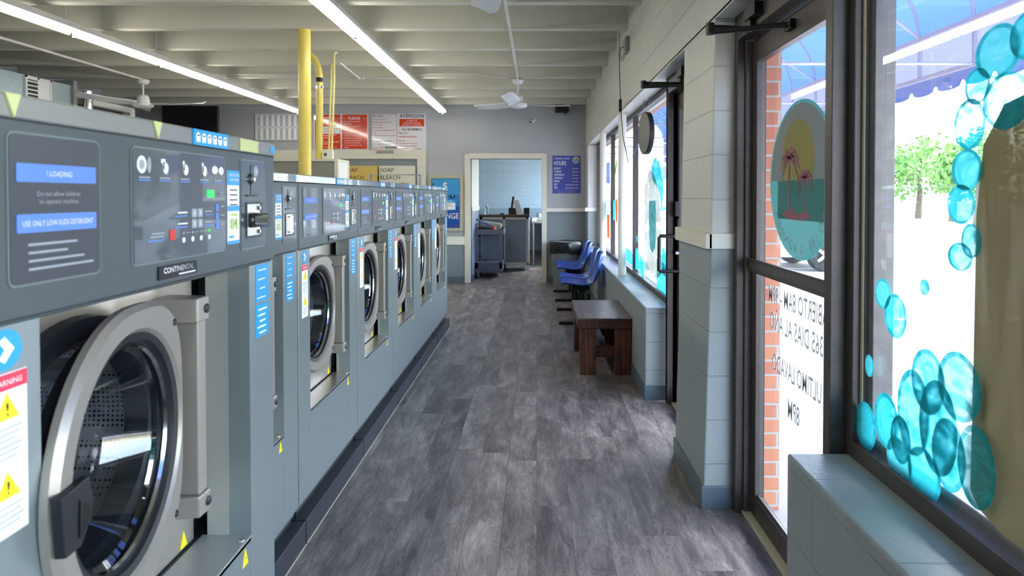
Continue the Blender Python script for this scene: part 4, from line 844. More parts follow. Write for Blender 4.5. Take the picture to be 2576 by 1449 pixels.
# laundry cart with hanging rail
lc = empty('laundry_cart', (-1.765, 8.0, 0), label='wheeled laundry cart with chrome hanging rail seen above the far washers', cat='cart')
m = MB(); m.tube([(-.31, 0, .3), (-.31, 0, 1.70), (.31, 0, 1.70), (.31, 0, .3)], .018, 'galv', 4); m.build('hanging_rail', lc)
m = MB(); m.box(-.28, .28, -.2, .25, .35, .36, 'chrome')
for k in range(12):
    a = -.28+.56*k/11; m.tube([(a, -.2, .35), (a, -.2, .75)], .003, 'chrome', 5); m.tube([(a, .25, .35), (a, .25, .75)], .003, 'chrome', 5)
m.tube([(-.3, -.2, .75), (.3, -.2, .75), (.3, .25, .75), (-.3, .25, .75), (-.3, -.2, .75)], .01, 'chrome', 8); m.tube([(-.3, -.2, .3), (.3, -.2, .3), (.3, .25, .3), (-.3, .25, .3), (-.3, -.2, .3)], .01, 'chrome', 8); m.build('basket', lc)
for sx in (-.27, .27):
    for sy in (-.17, .22): m = MB(); m.tube([(sx, sy, .3), (sx, sy, .1)], .01, 'chrome', 8); m.tube([(sx-.012, sy, .05), (sx+.012, sy, .05)], .05, 'rubber', 16); m.build('caster', lc)

# ------------------------------------------------------------------ far wall furniture and signs
s = 152.3
def fw(px, py): return (px-1350)/s, 1.44-(py-492)/s        # far wall metres
def board(x0, y0, x1, y1, m, mm, d=.012, base=YB):
    a, b = fw(x0, y1), fw(x1, y0); m.box(a[0], b[0], base-d, base, a[1], b[1], mm); return a, b
U = X; FY = YB-.0135
def T_(m, t, px, py, hpx, mm, al='c', bold=False, maxw=None, y=FY, cond=1.0):
    x, z = fw(px, py); m.text(t, (x, y, z), X, Z, hpx/s, mm, al=al, off=.0008, bold=bold, maxw=maxw/s if maxw else None, cond=cond)
def bar(m, x0, y0, x1, y1, mm, y=FY, d=.001):
    a, b = fw(x0, y1), fw(x1, y0); m.box(a[0], b[0], y-d, y, a[1], b[1], mm)
m = MB(); board(791, 287.5, 928, 377.5, m, 'poster'); bar(m, 794, 289, 858, 375, 'redgloss', YB-.012); bar(m, 862, 289, 925, 375, 'redgloss', YB-.012)
T_(m, 'NOTICE', 827, 298.5, 7, 'ink_w', bold=True, maxw=42); T_(m, 'PLEASE', 893, 298, 7, 'ink_w', bold=True, maxw=42)
for a, b in ((797, 805), (849, 857), (864, 871), (915, 923)): bar(m, a, 298, b, 298.7, 'ink_w')
bar(m, 797, 319, 857, 337, 'poster'); T_(m, 'DO NOT ALLOW CHILDREN', 827, 324.5, 3.2, 'ink_r', bold=True, maxw=56, y=FY-.0012); T_(m, 'TO PLAY WITHIN', 827, 331, 3.2, 'ink_r', bold=True, maxw=40, y=FY-.0012)
T_(m, 'PLEASE', 824, 341.5, 4, 'ink_w', bold=True); bar(m, 799, 341, 812, 341.5, 'ink_w'); bar(m, 837, 341, 846, 341.5, 'ink_w')
for k, t in enumerate(('Do not overload machines', 'by using')): T_(m, t, 800, 308+6*k, 2.8, 'ink_w', 'l', maxw=54)
for k, (t, w_) in enumerate((('NO LOITERING', 34), ('NO PETS', 20), ('NO ALCOHOLIC BEVERAGES', 54), ('NO SMOKING', 30))): T_(m, t, 800, 347.5+4.9*k, 3, 'ink_w', 'l', bold=True, maxw=w_)
T_(m, 'Thank you for your cooperation.', 826, 370, 2.6, 'ink_w', maxw=56)
for y, t in ((306, 'Do not leave your clothes'), (311.5, 'unattended!'), (317.5, 'Check washers and dryers'), (323.5, 'before using!'), (336, 'Read instructions before'), (341.5, 'using your machine'), (348, 'Clothes left in machines after'), (354, 'the cycle is complete will be'), (359.5, 'removed by the attendant.'), (365.5, 'You are responsible for your'), (371, 'clothes!')):
    T_(m, t, 867, y, 2.8, 'ink_w', 'l', bold=True, maxw=52)
    if y in (306, 317.5, 336, 348, 365.5): x_, z_ = fw(864.5, y); m.disc((x_, FY, z_), X, Z, .005, .005, 'ink_w', .001, 8)
m.build('rules_sign', label='glossy red PLEASE and NOTICE rules board on the far wall', cat='sign')
m = MB(); board(935.7, 285.7, 1072.3, 378, m, 'poster'); bar(m, 937, 287, 999.5, 288, 'ink_r', YB-.012); bar(m, 937, 376.5, 999.5, 377.3, 'ink_r', YB-.012); bar(m, 999, 287, 999.8, 377.3, 'ink_r', YB-.012); bar(m, 936.5, 287, 937.2, 377.3, 'ink_r', YB-.012)
T_(m, 'POR FAVOR...', 938, 293, 3.6, 'ink_k', 'l', bold=True, maxw=32)
for y, t, w_ in ((301, 'No dejes su ropa sola', 32), (308, 'Revise las lavadoras y secadoras', 48), (314.5, 'antes de usarlas', 24), (321.5, 'Tenga su basura', 24), (328, 'Lea las instrucciones antes de usar su', 55), (334.5, 'ropa', 6), (341, 'Deje la ropa en la maquina por mucho', 57), (347.5, 'tiempo', 14)):
    T_(m, t, 941, y, 2.6, 'ink_r', 'l', bold=True, maxw=w_)
for y in (301, 308, 321.5, 328, 341): x_, z_ = fw(938.5, y); m.disc((x_, FY, z_), X, Z, .005, .005, 'ink_r', .001, 8)
T_(m, 'Usted es responsable', 968, 355, 3, 'ink_k', bold=True, maxw=38); T_(m, 'por su propia ropa', 968, 362.5, 3, 'ink_k', bold=True, maxw=34); T_(m, 'Gracias', 946, 372, 2.6, 'ink_k', bold=True, maxw=16); T_(m, '815-', 962, 371, 5, 'ink_r', bold=True)
bar(m, 969, 368, 999, 374.5, 'cabgrey', YB-.0135)
T_(m, 'ATENCION', 1037, 292, 8.6, 'ink_k', bold=True, maxw=62); bar(m, 1006, 300, 1068, 318.5, 'redgloss', YB-.012)
for y, t, w_ in ((304, 'NO DEJE A LOS', 28), (309.8, 'NIÑOS JUGAR CON LAS', 42), (315, 'MAQUINAS Y LOS CARRITOS', 52)): T_(m, t, 1037, y, 2.8, 'ink_w', bold=True, maxw=w_)
T_(m, 'NO SE PERMITE', 1038, 326, 5.2, 'ink_k', bold=True, maxw=62)
for y, t, w_ in ((335, 'Mascotas', 28), (344.3, 'Bebidas Alcoholicas', 60), (354, 'Fumar', 19)):
    T_(m, t, 1006, y, 4, 'ink_r', 'l', bold=True, maxw=w_); x_, z_ = fw(1002.5, y); m.disc((x_, FY, z_), X, Z, .006, .006, 'ink_r', .001, 8)
for y, t, w_ in ((360.5, 'Si no esta lavando ropa retirese', 66), (367.3, 'o sera arrestado por traspasar', 66), (374, 'propiedad ajena', 34)): T_(m, t, 1002, y, 2.8, 'ink_r', 'l', bold=True, maxw=w_)
T_(m, 'Gracias', 1053, 374, 3.6, 'ink_k', bold=True, maxw=20)
m.build('atencion_sign', label='white ATENCION and POR FAVOR rules board on the far wall', cat='sign')
m = MB(); bar(m, 950, 379.5, 992, 386, 'cabgrey', YB-.04, .003); m.build('grey_tape', label='short grey strip stuck under the white rules board', cat='tape')
m = MB(); board(644.5, 287.5, 768, 353.5, m, 'poster', .02)
for k in range(16):
    for r_ in range(2): bar(m, 652+7*k, 291+33*r_, 656.5+7*k, 318+33*r_, 'ink_w' if k % 2 else 'backwall', YB-.0205)
m.build('notice_board', label='pale wall board of small slots left of the yellow pole', cat='board')
# vending recess
m = MB(); board(690, 378, 1072, 400, m, 'cream', .03); board(1050.5, 400, 1072, 620, m, 'cream', .03); bar(m, 690, 400, 1050, 620, 'backlow', YB-.001); bar(m, 1052, 420, 1072, 420.8, 'backwall', YB-.03)
struct(m, 'trim_6', 'cream surround framing the soap vending machines', 'trim')
for x0, x1, mm, ink, lab in ((866, 955.5, 'amber', mat('brown_ink', (104, 40, 24), .5), 'amber soap and bleach vending machine, left of the pair'), (960, 1046, 'cream', 'ink_k', 'cream soap, bleach and softeners vending machine, right of the pair')):
    a, b = fw(x0, 620), fw(x1, 418)
    r = empty('vending_machine', ((a[0]+b[0])/2, YB-.16, 0), label=lab, cat='vending machine', group='soap vending machines')
    m = MB(); m.box(a[0]-(a[0]+b[0])/2, b[0]-(a[0]+b[0])/2, 0, .15, .5, b[1], mm); m.box(-.25, .25, .02, .15, 0, .5, mm); m.build('vendor_body', r, bevel=.004)
    m = MB()
    for t, py_ in (('SOAP', 428.5), ('BLEACH', 447), ('SOFTENERS', 465)):
        m.text(t, (a[0]+.02-(a[0]+b[0])/2+(.0 if x0 > 900 else .03), -.001, fw(0, py_)[1]), X, Z, 10/s, ink, al='l', off=.001, maxw={'SOAP': 35, 'BLEACH': 53, 'SOFTENERS': 78}[t]/s*.99)
    m.build('lettering', r)
# change machine
cm = empty('change_machine', (-1.495, YB-.05, 0), label='blue bill change machine set in a khaki frame left of the office doorway', cat='change machine')
cx0 = -1.495
def cr(m, x0, y0, x1, y1, mm, y, d): a, b = fw(x0, y1), fw(x1, y0); m.box(a[0]-cx0, b[0]-cx0, y-d, y, a[1], b[1], mm)
def ctx(m, t, px, py, h, mm, bold=True, maxw=None, al='c', y=-.012): x_, z_ = fw(px, py); m.text(t, (x_-cx0, y, z_), X, Z, h/s, mm, al=al, off=.001, bold=bold, maxw=maxw/s if maxw else None)
m = MB(); cr(m, 1079.7, 441, 1166.2, 580.6, 'khaki', .05, .055); m.build('mounting_frame', cm)
m = MB(); cr(m, 1086.7, 449, 1157.8, 573, 'navy', -.005, .003); cr(m, 1088, 450.5, 1156.5, 490, mat('sky_print', (52, 152, 208), .35), -.008, .002)
cr(m, 1088, 490, 1156.5, 520, mat('mid_blue_print', (34, 122, 190), .35), -.008, .002)
for px_, py_, rp in ((1133, 478, 9), (1148, 496, 8), (1128, 492, 6), (1152, 515, 5), (1100, 560, 5), (1140, 553, 3)): x_, z_ = fw(px_, py_); m.lathe([(rp/s, 0), (rp/s*.85, .002), ], (x_-cx0, -.0105, z_), -Y, 'ink_b', 24)
ctx(m, '$', 1121.5, 468, 20, 'ink_k', y=-.0105, bold=True); ctx(m, '$', 1121, 467.5, 18.5, 'ink_w', y=-.012, bold=True)
ctx(m, 'CHANGE', 1122, 542.5, 14.5, 'ink_w', maxw=66); x_, z_ = fw(1148, 568); m.disc((x_-cx0, -.0105, z_), X, Z, .016, .012, 'ink_r', .001)
m.build('face_plate', cm, label='blue graphic face with white CHANGE lettering')
m = MB(); cr(m, 1104, 503, 1147.5, 528.5, 'sky_b', -.0105, .002); cr(m, 1105, 510, 1146.5, 527, 'ink_w', -.0126, .001); ctx(m, 'ATTENTION', 1124, 506.3, 4.2, 'ink_w', y=-.0135, maxw=38)
for k, t in enumerate(('CUSTOMERS SEE', 'ATTENDANTS FOR', 'HELP')): ctx(m, t, 1107, 513.2+4.4*k, 2.7, 'ink_k', y=-.0136, al='l', maxw=(36, 36, 12)[k])
m.build('notice', cm)
m = MB(); cr(m, 1133, 491.5, 1145.5, 495.5, 'black', -.0105, .008); cr(m, 1138, 492.7, 1141, 494.6, 'led', -.0185, .001); cr(m, 1134, 496, 1144, 498, 'blackm', -.0105, .004); m.build('bill_slot', cm)
m = MB(); x_, z_ = fw(1091.8, 459); m.lathe([(0, .01), (.012, .008), (.014, 0)], (x_-cx0, -.0105, z_), -Y, 'chrome', 12); m.lathe([(0, .01), (.01, .008), (.012, 0)], (x_-cx0, -.0105, z_-.03), -Y, 'blackm', 12); m.build('lock', cm)
# hours poster
m = MB(); board(1389.9, 392, 1460.4, 486.5, m, 'ink_db', .006); fy = YB-.0065
T_(m, 'ATTENDANT ON-DUTY', 1394, 399, 4, 'ink_w', 'l', bold=True, maxw=40, y=fy); T_(m, 'HOURS', 1394, 410, 10.5, 'ink_w', 'l', bold=True, maxw=30, y=fy, cond=.75)
for k, (dn, t, w_) in enumerate((('MONDAY', '8am-9pm', 18), ('TUESDAY', '8am-9pm', 19), ('WEDNESDAY', '8am-9pm', 26), ('THURSDAY', '8am-9pm', 22), ('FRIDAY', '8am-9pm', 15), ('SAT', '8am-2pm/4pm-9pm', 8), ('SUN', '8am-2pm/4pm-9pm', 8))):
    T_(m, dn, 1394, 423.4+8.1*k, 4.8, 'ink_w', 'l', bold=True, maxw=w_, y=fy); T_(m, t, 1455.5, 424.2+8.1*k, 3, 'ink_w', 'r', bold=True, maxw=18 if k < 5 else 37, y=fy)
T_(m, 'If assistance is needed, call 864-652-1702', 1425, 479, 2.2, 'ink_g', maxw=58, y=fy); T_(m, 'For equipment: 843-299-2512', 1425, 483.3, 2.2, 'ink_g', maxw=38, y=fy)
x_, z_ = fw(1448.5, 403); m.disc((x_, fy, z_), X, Z, .057, .057, 'ink_w', .001); m.disc((x_, fy-.001, z_), X, Z, .05, .05, 'sky_b', .001); m.disc((x_, fy-.002, z_+.013), X, Z, .035, .03, 'amber', .001)
m.disc((x_+.01, fy-.003, z_+.012), X, Z, .018, .008, 'ink_o', .001); m.rect((x_, fy-.004, z_-.018), X, Z, .075, .016, 'sky_b', .001); m.rect((x_, fy-.004, z_-.032), X, Z, .05, .008, 'ink_w', .001)
m.build('hours_poster', label='indigo ATTENDANT ON-DUTY HOURS poster right of the office doorway', cat='poster')
m = MB(); x_, z_ = fw(1343, 303); m.lathe([(0, 0), (.035, 0), (.03, .02), (0, .02)], (x_, YB, z_), -Y, 'fan', 18); m.tube([(x_, YB-.02, z_), (x_-.01, YB-.05, z_-.01), (x_-.05, YB-.12, z_-.04)], .026, 'fan', 14); m.tube([(x_-.0501, YB-.1201, z_-.0401), (x_-.053, YB-.125, z_-.0425)], .017, 'black', 14); m.build('security_camera', label='small white security camera above the office doorway', cat='security camera')
m = MB(); x_, z_ = fw(1413, 276); m.box(x_-.11, x_+.11, YB-.16, YB, z_-.06, z_+.07, 'black'); m.tube([(x_+.05, YB-.03, z_-.06), (x_+.05, YB-.03, z_-.10)], .008, 'black'); m.build('speaker', label='black wall speaker just below the beam, right side of the far wall', cat='speaker', bevel=.02)
# TV and speaker at left of far wall
tv = empty('television', (fw(540, 0)[0], 9.9, 2.55), label='dark flat television mounted high on the far wall above the washers', cat='television')
m = MB(); m.box(-.44, .42, -.03, .03, -.27, .27, 'black'); m.build('tv_case', tv, bevel=.006)
m = MB(); m.box(-.425, .405, -.033, -.03, -.255, .255, 'tvs'); m.build('screen', tv)
m = MB(); m.box(-.05, .05, .03, YB-9.9, -.04, .04, 'blackm'); m.build('wall_bracket', tv)
tv.rotation_euler = (radians(0), 0, 0)
m = MB(); m.prism([(-.13, .05), (.13, .05), (.13, -.05), (.05, -.075), (-.05, -.06), (-.11, -.03)], (fw(451, 0)[0], YB-.25, fw(0, 281)[1]), X, Z, (0, .25, 0), 'black'); m.build('speaker', label='black wall speaker just left of the television', cat='speaker', bevel=.01)

# ------------------------------------------------------------------ dryer housing at far left
dh = empty('dryer_housing', (-5.5, 5.0, 0), label='galvanised dryer bulkhead along the left wall under the beams', cat='dryer housing')
m = MB(); m.box(-.95, 0, 0, 2.60, 0, 2.74, 'galv'); m.build('steel_housing', dh)
m = MB(); m.box(-.95, .03, 2.60, 2.66, 0, 2.80, 'cabgrey'); m.build('corner_post', dh)
m = MB(); m.box(0, .012, 1.90, 2.27, 2.38, 2.735, 'fan'); m.box(.012, .02, 1.90, 2.27, 2.715, 2.735, 'fan'); m.box(.012, .02, 1.90, 1.925, 2.38, 2.735, 'fan'); m.box(.012, .02, 2.07, 2.09, 2.38, 2.735, 'fan'); m.box(.012, .02, 2.25, 2.27, 2.38, 2.735, 'fan')
m.box(.0125, .014, 1.925, 2.07, 2.38, 2.70, 'ink_k')
for k in range(7): m.box(.012, .024, 1.925, 2.07, 2.40+.045*k, 2.415+.045*k, 'fan')
m.box(.012, .03, 1.91, 2.26, 2.46, 2.475, 'fan'); m.build('louvred_panel', dh)
m = MB(); m.tube([(-5.42, 7.76, 0), (-5.42, 7.76, 2.55), (-5.42, 7.76, 2.66), (-5.42, 7.76, 2.70)], [.055, .055, .045, .05], 'chrome', 18); m.build('vent_pipe', label='shiny vent pipe at the end of the galvanised bulkhead', cat='pipe')
ah = empty('dryer_cabinet', (-5.5, 7.85, 0), label='white-edged dryer row top with dark opening beyond the vent pipe', cat='dryer housing')
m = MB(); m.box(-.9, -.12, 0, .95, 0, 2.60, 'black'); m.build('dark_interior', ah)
m = MB(); m.box(-.9, 0, 0, .95, 2.56, 2.63, 'white'); m.box(-.1, 0, .85, .95, 0, 2.56, 'white'); m.box(-.1, 0, 0, .95, 0, 2.42, 'white'); m.build('white_fascia', ah)
m = MB(); m.box(-6.5, -6.38, 9.9, 10.1, 2.44, 2.56, 'fan'); m.box(-6.36, -6.34, 9.8, 10.2, 2.56, 2.58, 'black'); m.box(-6.5, -6.34, 9.98, 10.02, 2.56, 2.575, 'black'); m.build('emergency_light', label='small white emergency light high on the left wall', cat='light')

# ------------------------------------------------------------------ bin, chairs, bench
bn = empty('trash_can', (.475, 10.22, 0), label='round grey trash can with black liner bag against the far wall', cat='trash can')
m = MB(); m.lathe([(0, .0), (.20, 0), (.205, .02), (.25, .68), (.255, .70), (.24, .70), (.19, .05), (0, .05)], (0, 0, 0), Z, 'bin', 40); m.build('can', bn)
m = MB(); seg = 48; prof = [(.235, .60), (.25, .70), (.262, .712), (.266, .70), (.268, .62), (.262, .55), (.258, .53)]; vs = []
for i, (r_, h_) in enumerate(prof):
    for k in range(seg): t = 2*pi*k/seg; j = .005*sin(7*t+i*2)+.004*sin(13*t-i); vs.append(((r_+(j if i > 2 else 0))*cos(t), (r_+(j if i > 2 else 0))*sin(t), h_+(.014*sin(3*t+1)+.006*sin(11*t) if i > 4 else .006*sin(5*t) if i in (1, 2) else 0)))
m.add(vs, [(i*seg+k, i*seg+(k+1) % seg, (i+1)*seg+(k+1) % seg, (i+1)*seg+k) for i in range(len(prof)-1) for k in range(seg)], 'bag', True); m.build('liner_bag', bn)
def shell(m):
    """moulded seat opening towards -X; origin on the floor under its middle"""
    prof = [(-.215, .415), (-.21, .438), (-.17, .440), (-.08, .425), (.0, .415), (.07, .418), (.13, .440), (.175, .485), (.205, .56), (.23, .65), (.25, .74), (.262, .785), (.268, .80)]
    hw = [.19, .205, .215, .222, .225, .225, .225, .222, .215, .205, .19, .165, .12]; nw = 12; vs = []; n = len(prof)
    for i, (a, b) in enumerate(prof):
        for k in range(nw+1):
            f = 2*k/nw-1; lift = .035*abs(f)**3; back = i > 6
            vs.append((a-(lift*1.3 if back else 0), f*hw[i], b+(0 if back else lift*.9)))
    fs = [(i*(nw+1)+k, i*(nw+1)+k+1, (i+1)*(nw+1)+k+1, (i+1)*(nw+1)+k) for i in range(n-1) for k in range(nw)]
    m.add(vs, fs, 'blue', True)
ci = 0
for u, (y0, fy0, fy1, lab) in enumerate(((7.56, -.42, .44, 'two blue shell seats on a black beam base, the pair nearer the bench'), (9.08, -.38, .46, 'two blue shell seats on a black beam base, the pair nearer the trash can'))):
    r = empty('tandem_seating', (.50, y0, 0), label=lab, cat='waiting seats', group='pairs of blue shell seats')
    for dy in (-.25, .25):
        m = MB(); shell(m); o = m.build('seat_shell', r); o.location = (0, dy, 0)
        sd = o.modifiers.new('solid', 'SOLIDIFY'); sd.thickness = .009; sd.offset = -1
        m = MB(); m.box(-.10, .10, -.09, .09, .375, .408, 'blackm'); q = m.build('seat_bracket', o)
    m = MB(); m.box(-.03, .03, fy0-.02, fy1+.02, .325, .375, 'blackm'); m.build('beam', r)
    for yy in (fy0, fy1):
        m = MB(); m.box(-.25, .22, yy-.025, yy+.025, 0, .035, 'blackm'); m.box(-.025, .03, yy-.02, yy+.02, .035, .33, 'blackm'); m.box(.06, .10, yy-.015, yy+.015, .035, .34, 'blackm'); m.build('leg', r, bevel=.003)
bc = empty('wooden_bench', (.552, 5.56, 0), label='low dark-stained wooden bench beside the window ledge', cat='bench')
m = MB(); m.box(-.223, .223, -.45, .45, .37, .452, 'wood'); m.build('apron', bc, bevel=.01)
m = MB(); m.box(-.224, .224, -.451, .451, .448, .458, 'woodt'); m.build('bench_top', bc, bevel=.006)
for sx in (-1, 1):
    for sy in (-1, 1):
        m = MB(); x0 = -.205 if sx < 0 else .075; y0 = -.435 if sy < 0 else .345
        m.box(x0+(.04 if sx < 0 else 0), x0+(.13 if sx < 0 else .09), y0, y0+.04, 0, .37, 'woodv'); m.box(x0 if sx < 0 else x0+.092, x0+.038 if sx < 0 else x0+.13, y0, y0+.09, 0, .37, 'woodv'); m.build('leg', bc, bevel=.003)
for sy in (-1, 1): m = MB(); y0 = -.40 if sy < 0 else .36; m.box(-.09, .09, y0, y0+.04, .135, .222, 'wood'); m.build('stretcher', bc, bevel=.003)
m = MB(); m.box(-.03, .03, -.36, .36, .14, .21, 'wood'); m.build('stretcher', bc, bevel=.003)

# ------------------------------------------------------------------ posts on the ledge, sign, outlet
for y, lab in ((6.37, 'near white round post standing on the far window ledge'), (8.22, 'far white round post standing on the window ledge near the back wall')):
    m = MB(); m.tube([(.85, y, .65), (.85, y, 2.25)], .04, 'white', 24); m.tube([(.85, y, 2.24), (.85, y, 2.25)], .055, 'white', 24); m.build('white_post', label=lab, cat='post', group='white posts on the ledge')
sg = empty('round_window_sign', (.885, 5.30, 1.955), radians(7), label='round sign hanging in the far window, grey back towards the room', cat='sign')
m = MB(); m.lathe([(0, .0), (.172, 0), (.175, .004), (.175, .034), (.172, .038), (0, .038)], (0, 0, 0), X, 'blackm', 48); m.lathe([(0, -.001), (.163, -.001)], (0, 0, 0), X, 'discgrey', 48); m.build('sign_disc', sg)
for dy in (-.08, .08): m = MB(); m.tube([(.02, dy, .15), (.02, dy, .29)], .0025, 'ink_g', 6); m.build('hanging_chain', sg)
m = MB(); m.box(.775, .81, 5.60, 5.76, 2.70, 2.83, 'cabgrey'); m.box(.77, .776, 5.62, 5.67, 2.72, 2.81, 'ink_g'); m.tube([(.775, 5.70, 2.79), (.772, 5.70, 2.79)], .02, 'ink_g', 12); m.tube([(.79, 5.78, 2.74), (.79, 6.0, 2.70), (.79, 6.2, 2.82), (.79, 6.2, 3.0)], .01, 'fixture', 8); m.build('outlet_box', label='grey outlet box high on the wall over the far window', cat='outlet', bevel=.004)
m = MB(); m.tube([(.77, 5.68, 2.75), (.75, 5.75, 2.76), (.75, 5.85, 2.72), (.755, 5.85, 2.5), (.76, 5.82, 2.28), (.765, 5.80, 2.15), (.77, 5.72, 1.95), (.79, 5.65, 1.82), (.80, 5.62, 1.73)], .004, 'black', 6); m.box(.745, .77, 5.81, 5.84, 2.20, 2.31, 'black')
m.tube([(.80, 5.62, 1.73), (.84, 5.55, 1.80), (.868, 5.485, 1.87)], .003, 'ink_b', 6); m.build('power_cord', label='black power cord with inline switch dangling to the round sign', cat='cord')

# ------------------------------------------------------------------ outside
m = MB(); m.box(1.0, 3.1, -14, 60, -.12, -.02, 'concrete'); struct(m, 'sidewalk', 'pale concrete sidewalk outside the storefront', 'sidewalk')
m = MB(); m.box(3.1, 70, -30, 160, -.16, -.06, 'asphalt'); m.box(-60, 1.0, 16.2, 160, -.16, -.06, 'asphalt'); struct(m, 'parking_lot', 'sunlit parking lot outside the windows', 'ground')
m = MB()
for k in range(14): m.box(4.2, 9.2, 5.0+2.7*k, 5.1+2.7*k, -.06, -.056, 'ink_w')
struct(m, 'parking_lines', 'white painted parking lines on the lot', 'markings')
m = MB(); m.box(1.022, 1.125, 2.955, 3.50, -.02, 2.25, 'brick') ; struct(m, 'brick_pier', 'orange brick pier outside behind the near door', 'pier')
m = MB(); m.box(1.06, 1.16, -4, YB, 2.25, 3.9, 'brick'); struct(m, 'wall_facade', 'brick facade above the storefront', 'wall')
aw = empty('awning', (1.16, 0, 0), label='blue storefront awning with scalloped edge and steel frame', cat='awning')
A0, A1 = -1.2, 13.2; PX, PZ, UZ = 1.44, 2.22, 2.50
m = MB(); n = 14; vs = []
for i in range(n+1):
    t = pi/2*i/n; vs += [(PX*sin(t), A0, UZ+.85*cos(t)), (PX*sin(t), A1, UZ+.85*cos(t))]
m.add(vs, [(2*i, 2*i+1, 2*i+3, 2*i+2) for i in range(n)], 'awn', True); m.build('awning_canopy', aw)
m = MB(); m.add([(PX, A0, UZ), (PX, A1, UZ), (PX, A1, PZ), (PX, A0, PZ)], [(0, 1, 2, 3)], 'awnp'); m.build('front_panel', aw)
m = MB(); sc = .27; ns = int((A1-A0)/sc); poly = [(A0, PZ)]
for k in range(ns):
    y0 = A0+sc*k
    for f, dz in ((.0, .070), (.05, .076), (.11, .102), (.3, .112), (.5, .115), (.7, .112), (.89, .102), (.95, .076)): poly.append((y0+f*sc, PZ-dz-.0))
poly.append((A0+ns*sc, PZ)); m.prism(poly, (PX+.004, 0, 0), Y, Z, (.002, 0, 0), 'awnv'); m.build('scalloped_valance', aw)
m = MB(); fr = 'fixture'
for z in (UZ-.01, PZ): m.box(PX-.03, PX-.003, A0, A1, z-.013, z+.013, fr)
y = 1.64-.54*5
while y < A1:
    m.tube([(PX*.985*sin(pi/2*k/10), y, UZ+.83*cos(pi/2*k/10)) for k in range(11)], .011, fr, 6, False); m.box(PX-.025, PX-.005, y-.01, y+.01, PZ, UZ, fr)
    y += .54
yy = 1.64-.54*5; k = 0
while yy < A1: m.tube([(0.02, yy, PZ+.0), (PX-.02, yy, PZ)], .010, fr, 6); m.tube([(.02, yy, PZ+.95), (PX-.02, yy+.54, UZ)], .010, fr, 6, False); yy += 1.62
m.build('awning_frame', aw)
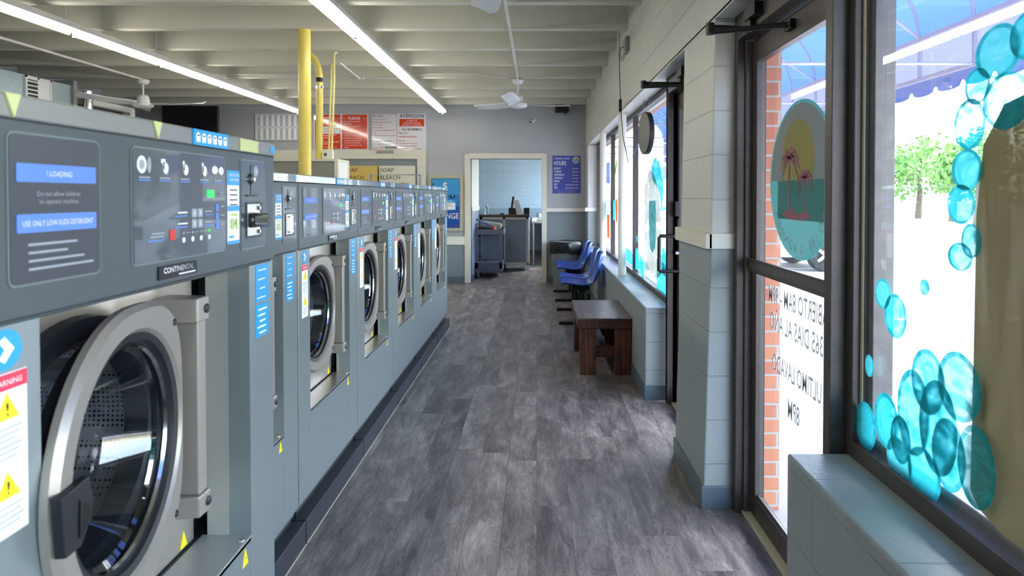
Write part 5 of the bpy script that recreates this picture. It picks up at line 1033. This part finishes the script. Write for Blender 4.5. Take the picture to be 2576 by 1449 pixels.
def car(x, y, rz, paint, label):
    r = empty('parked_car', (x, y, -.06), rz, label=label, cat='car', group='cars in the parking lot')
    side = [(-2.2, .35), (-2.22, .60), (-2.12, .82), (-1.25, .98), (-.65, 1.40), (-.2, 1.47), (.9, 1.45), (1.45, 1.30), (1.95, 1.0), (2.2, .92), (2.25, .5), (2.18, .33), (1.75, .30), (1.68, .48), (1.55, .62), (1.35, .66), (1.15, .62), (1.02, .48), (.95, .28), (-.98, .28), (-1.05, .48), (-1.18, .62), (-1.38, .66), (-1.58, .62), (-1.70, .48), (-1.78, .32)]
    def width(z): return .88 if z < .95 else .88-.26*(z-.95)/.52
    m = MB(); a = [(px, -width(pz), pz) for px, pz in side]; b = [(px, width(pz), pz) for px, pz in side]; n = len(side)
    m.add(a+b, [tuple(range(n)), tuple(reversed(range(n, 2*n)))], paint); m.add(a+b, [(i, n+i, n+(i+1) % n, (i+1) % n) for i in range(n)], paint, False); m.build('car_body', r, bevel=.03)
    m = MB()
    for s_ in (-1, 1):
        for poly in ([(-1.05, 1.02), (-.58, 1.36), (-.02, 1.41), (-.02, 1.02)], [(.06, 1.02), (.06, 1.41), (.85, 1.39), (1.3, 1.26), (1.5, 1.02)]):
            vs = [(px, s_*(width(pz)+.006), pz) for px, pz in poly]; m.add(vs, [tuple(range(len(vs)))], 'carglass')
    m.add([(-1.24, -.72, 1.01), (-1.24, .72, 1.01), (-.68, .58, 1.40), (-.68, -.58, 1.40)], [(0, 1, 2, 3)], 'carglass'); m.build('car_windows', r)
    for cx in (-1.38, 1.35):
        for s_ in (-1, 1):
            m = MB(); m.lathe([(.20, .10), (.31, .10), (.325, .07), (.325, -.10), (.2, -.10)], (cx, s_*.80, .325), Y*s_, 'tyre', 32); wl = m.build('wheel', r)
            m = MB(); m.lathe([(0, .085), (.05, .09), (.06, .07), (.19, .06), (.215, .095)], (cx, s_*.80, .325), Y*s_, 'tyre', 24)
            for k in range(5): t = 2*pi*k/5; c = Vector((cx, s_*.895, .325)); m.prism([(.03, -.035), (.2, -.025), (.2, .025), (.03, .035)], c, Vector((cos(t), 0, sin(t))), Vector((-sin(t), 0, cos(t))), (0, s_*.008, 0), 'chrome')
            m.build('rim', wl)
    m = MB()
    for s_ in (-1, 1): m.box(-2.21, -2.05, s_*.75-.12, s_*.75+.12, .66, .78, 'bottle')
    m.build('headlight', r); return r
car(4.35, 13.5, 0, 'carw', 'white car parked nose-in, seen through the near glass door')
car(7.6, 27.5, 0, 'card', 'slate blue car parked beyond the far window')
car(7.9, 33.5, 0, 'carr', 'pale teal car parked farthest along the lot')
m = MB(); m.box(14, 30, 50, 80, -.06, 6, 'bldg'); m.box(13.9, 14, 50, 80, 3.2, 4.6, 'ink_db'); m.box(14, 30, 49.9, 50, 3.2, 4.6, 'ink_db'); m.build('shop_building', label='pale building with blue sign band across the lot', cat='building')
def tree(x, y, h, label):
    r = empty('leafy_tree', (x, y, -.06), label=label, cat='tree', group='trees across the parking lot'); m = MB(); m.tube([(0, 0, 0), (.1, 0, h*.35), (0, .1, h*.7)], [.22, .16, .06], 'bark', 10); m.build('trunk', r)
    m = MB(); vs = []; fs = []
    blobs = [(random.uniform(-1.6, 1.6), random.uniform(-1.6, 1.6), h*random.uniform(.4, .9), random.uniform(.8, 1.5)) for _ in range(10)]
    for k in range(1500):
        bx, by, bz, br = random.choice(blobs); v = Vector((random.gauss(0, 1), random.gauss(0, 1), random.gauss(0, 1))).normalized()*br*random.uniform(.6, 1)
        c = Vector((bx, by, bz))+v; a = Vector((random.gauss(0, 1), random.gauss(0, 1), random.gauss(0, 1))).normalized()*.16; b = a.cross(v).normalized()*.12; i = len(vs); vs += [c-a, c+b, c+a, c-b]; fs.append((i, i+1, i+2, i+3))
    m.add(vs, fs, 'leaf'); m.build('foliage', r)
for x, y, h, lab in ((25, 42, 5.2, 'leftmost leafy tree across the lot, seen through the near window'), (24, 37, 5, 'middle leafy tree across the lot, just left of the painted bubbles'), (22, 32, 4.5, 'rightmost leafy tree across the lot, mostly behind the painted bubbles')):
    tree(x, y, h, lab)
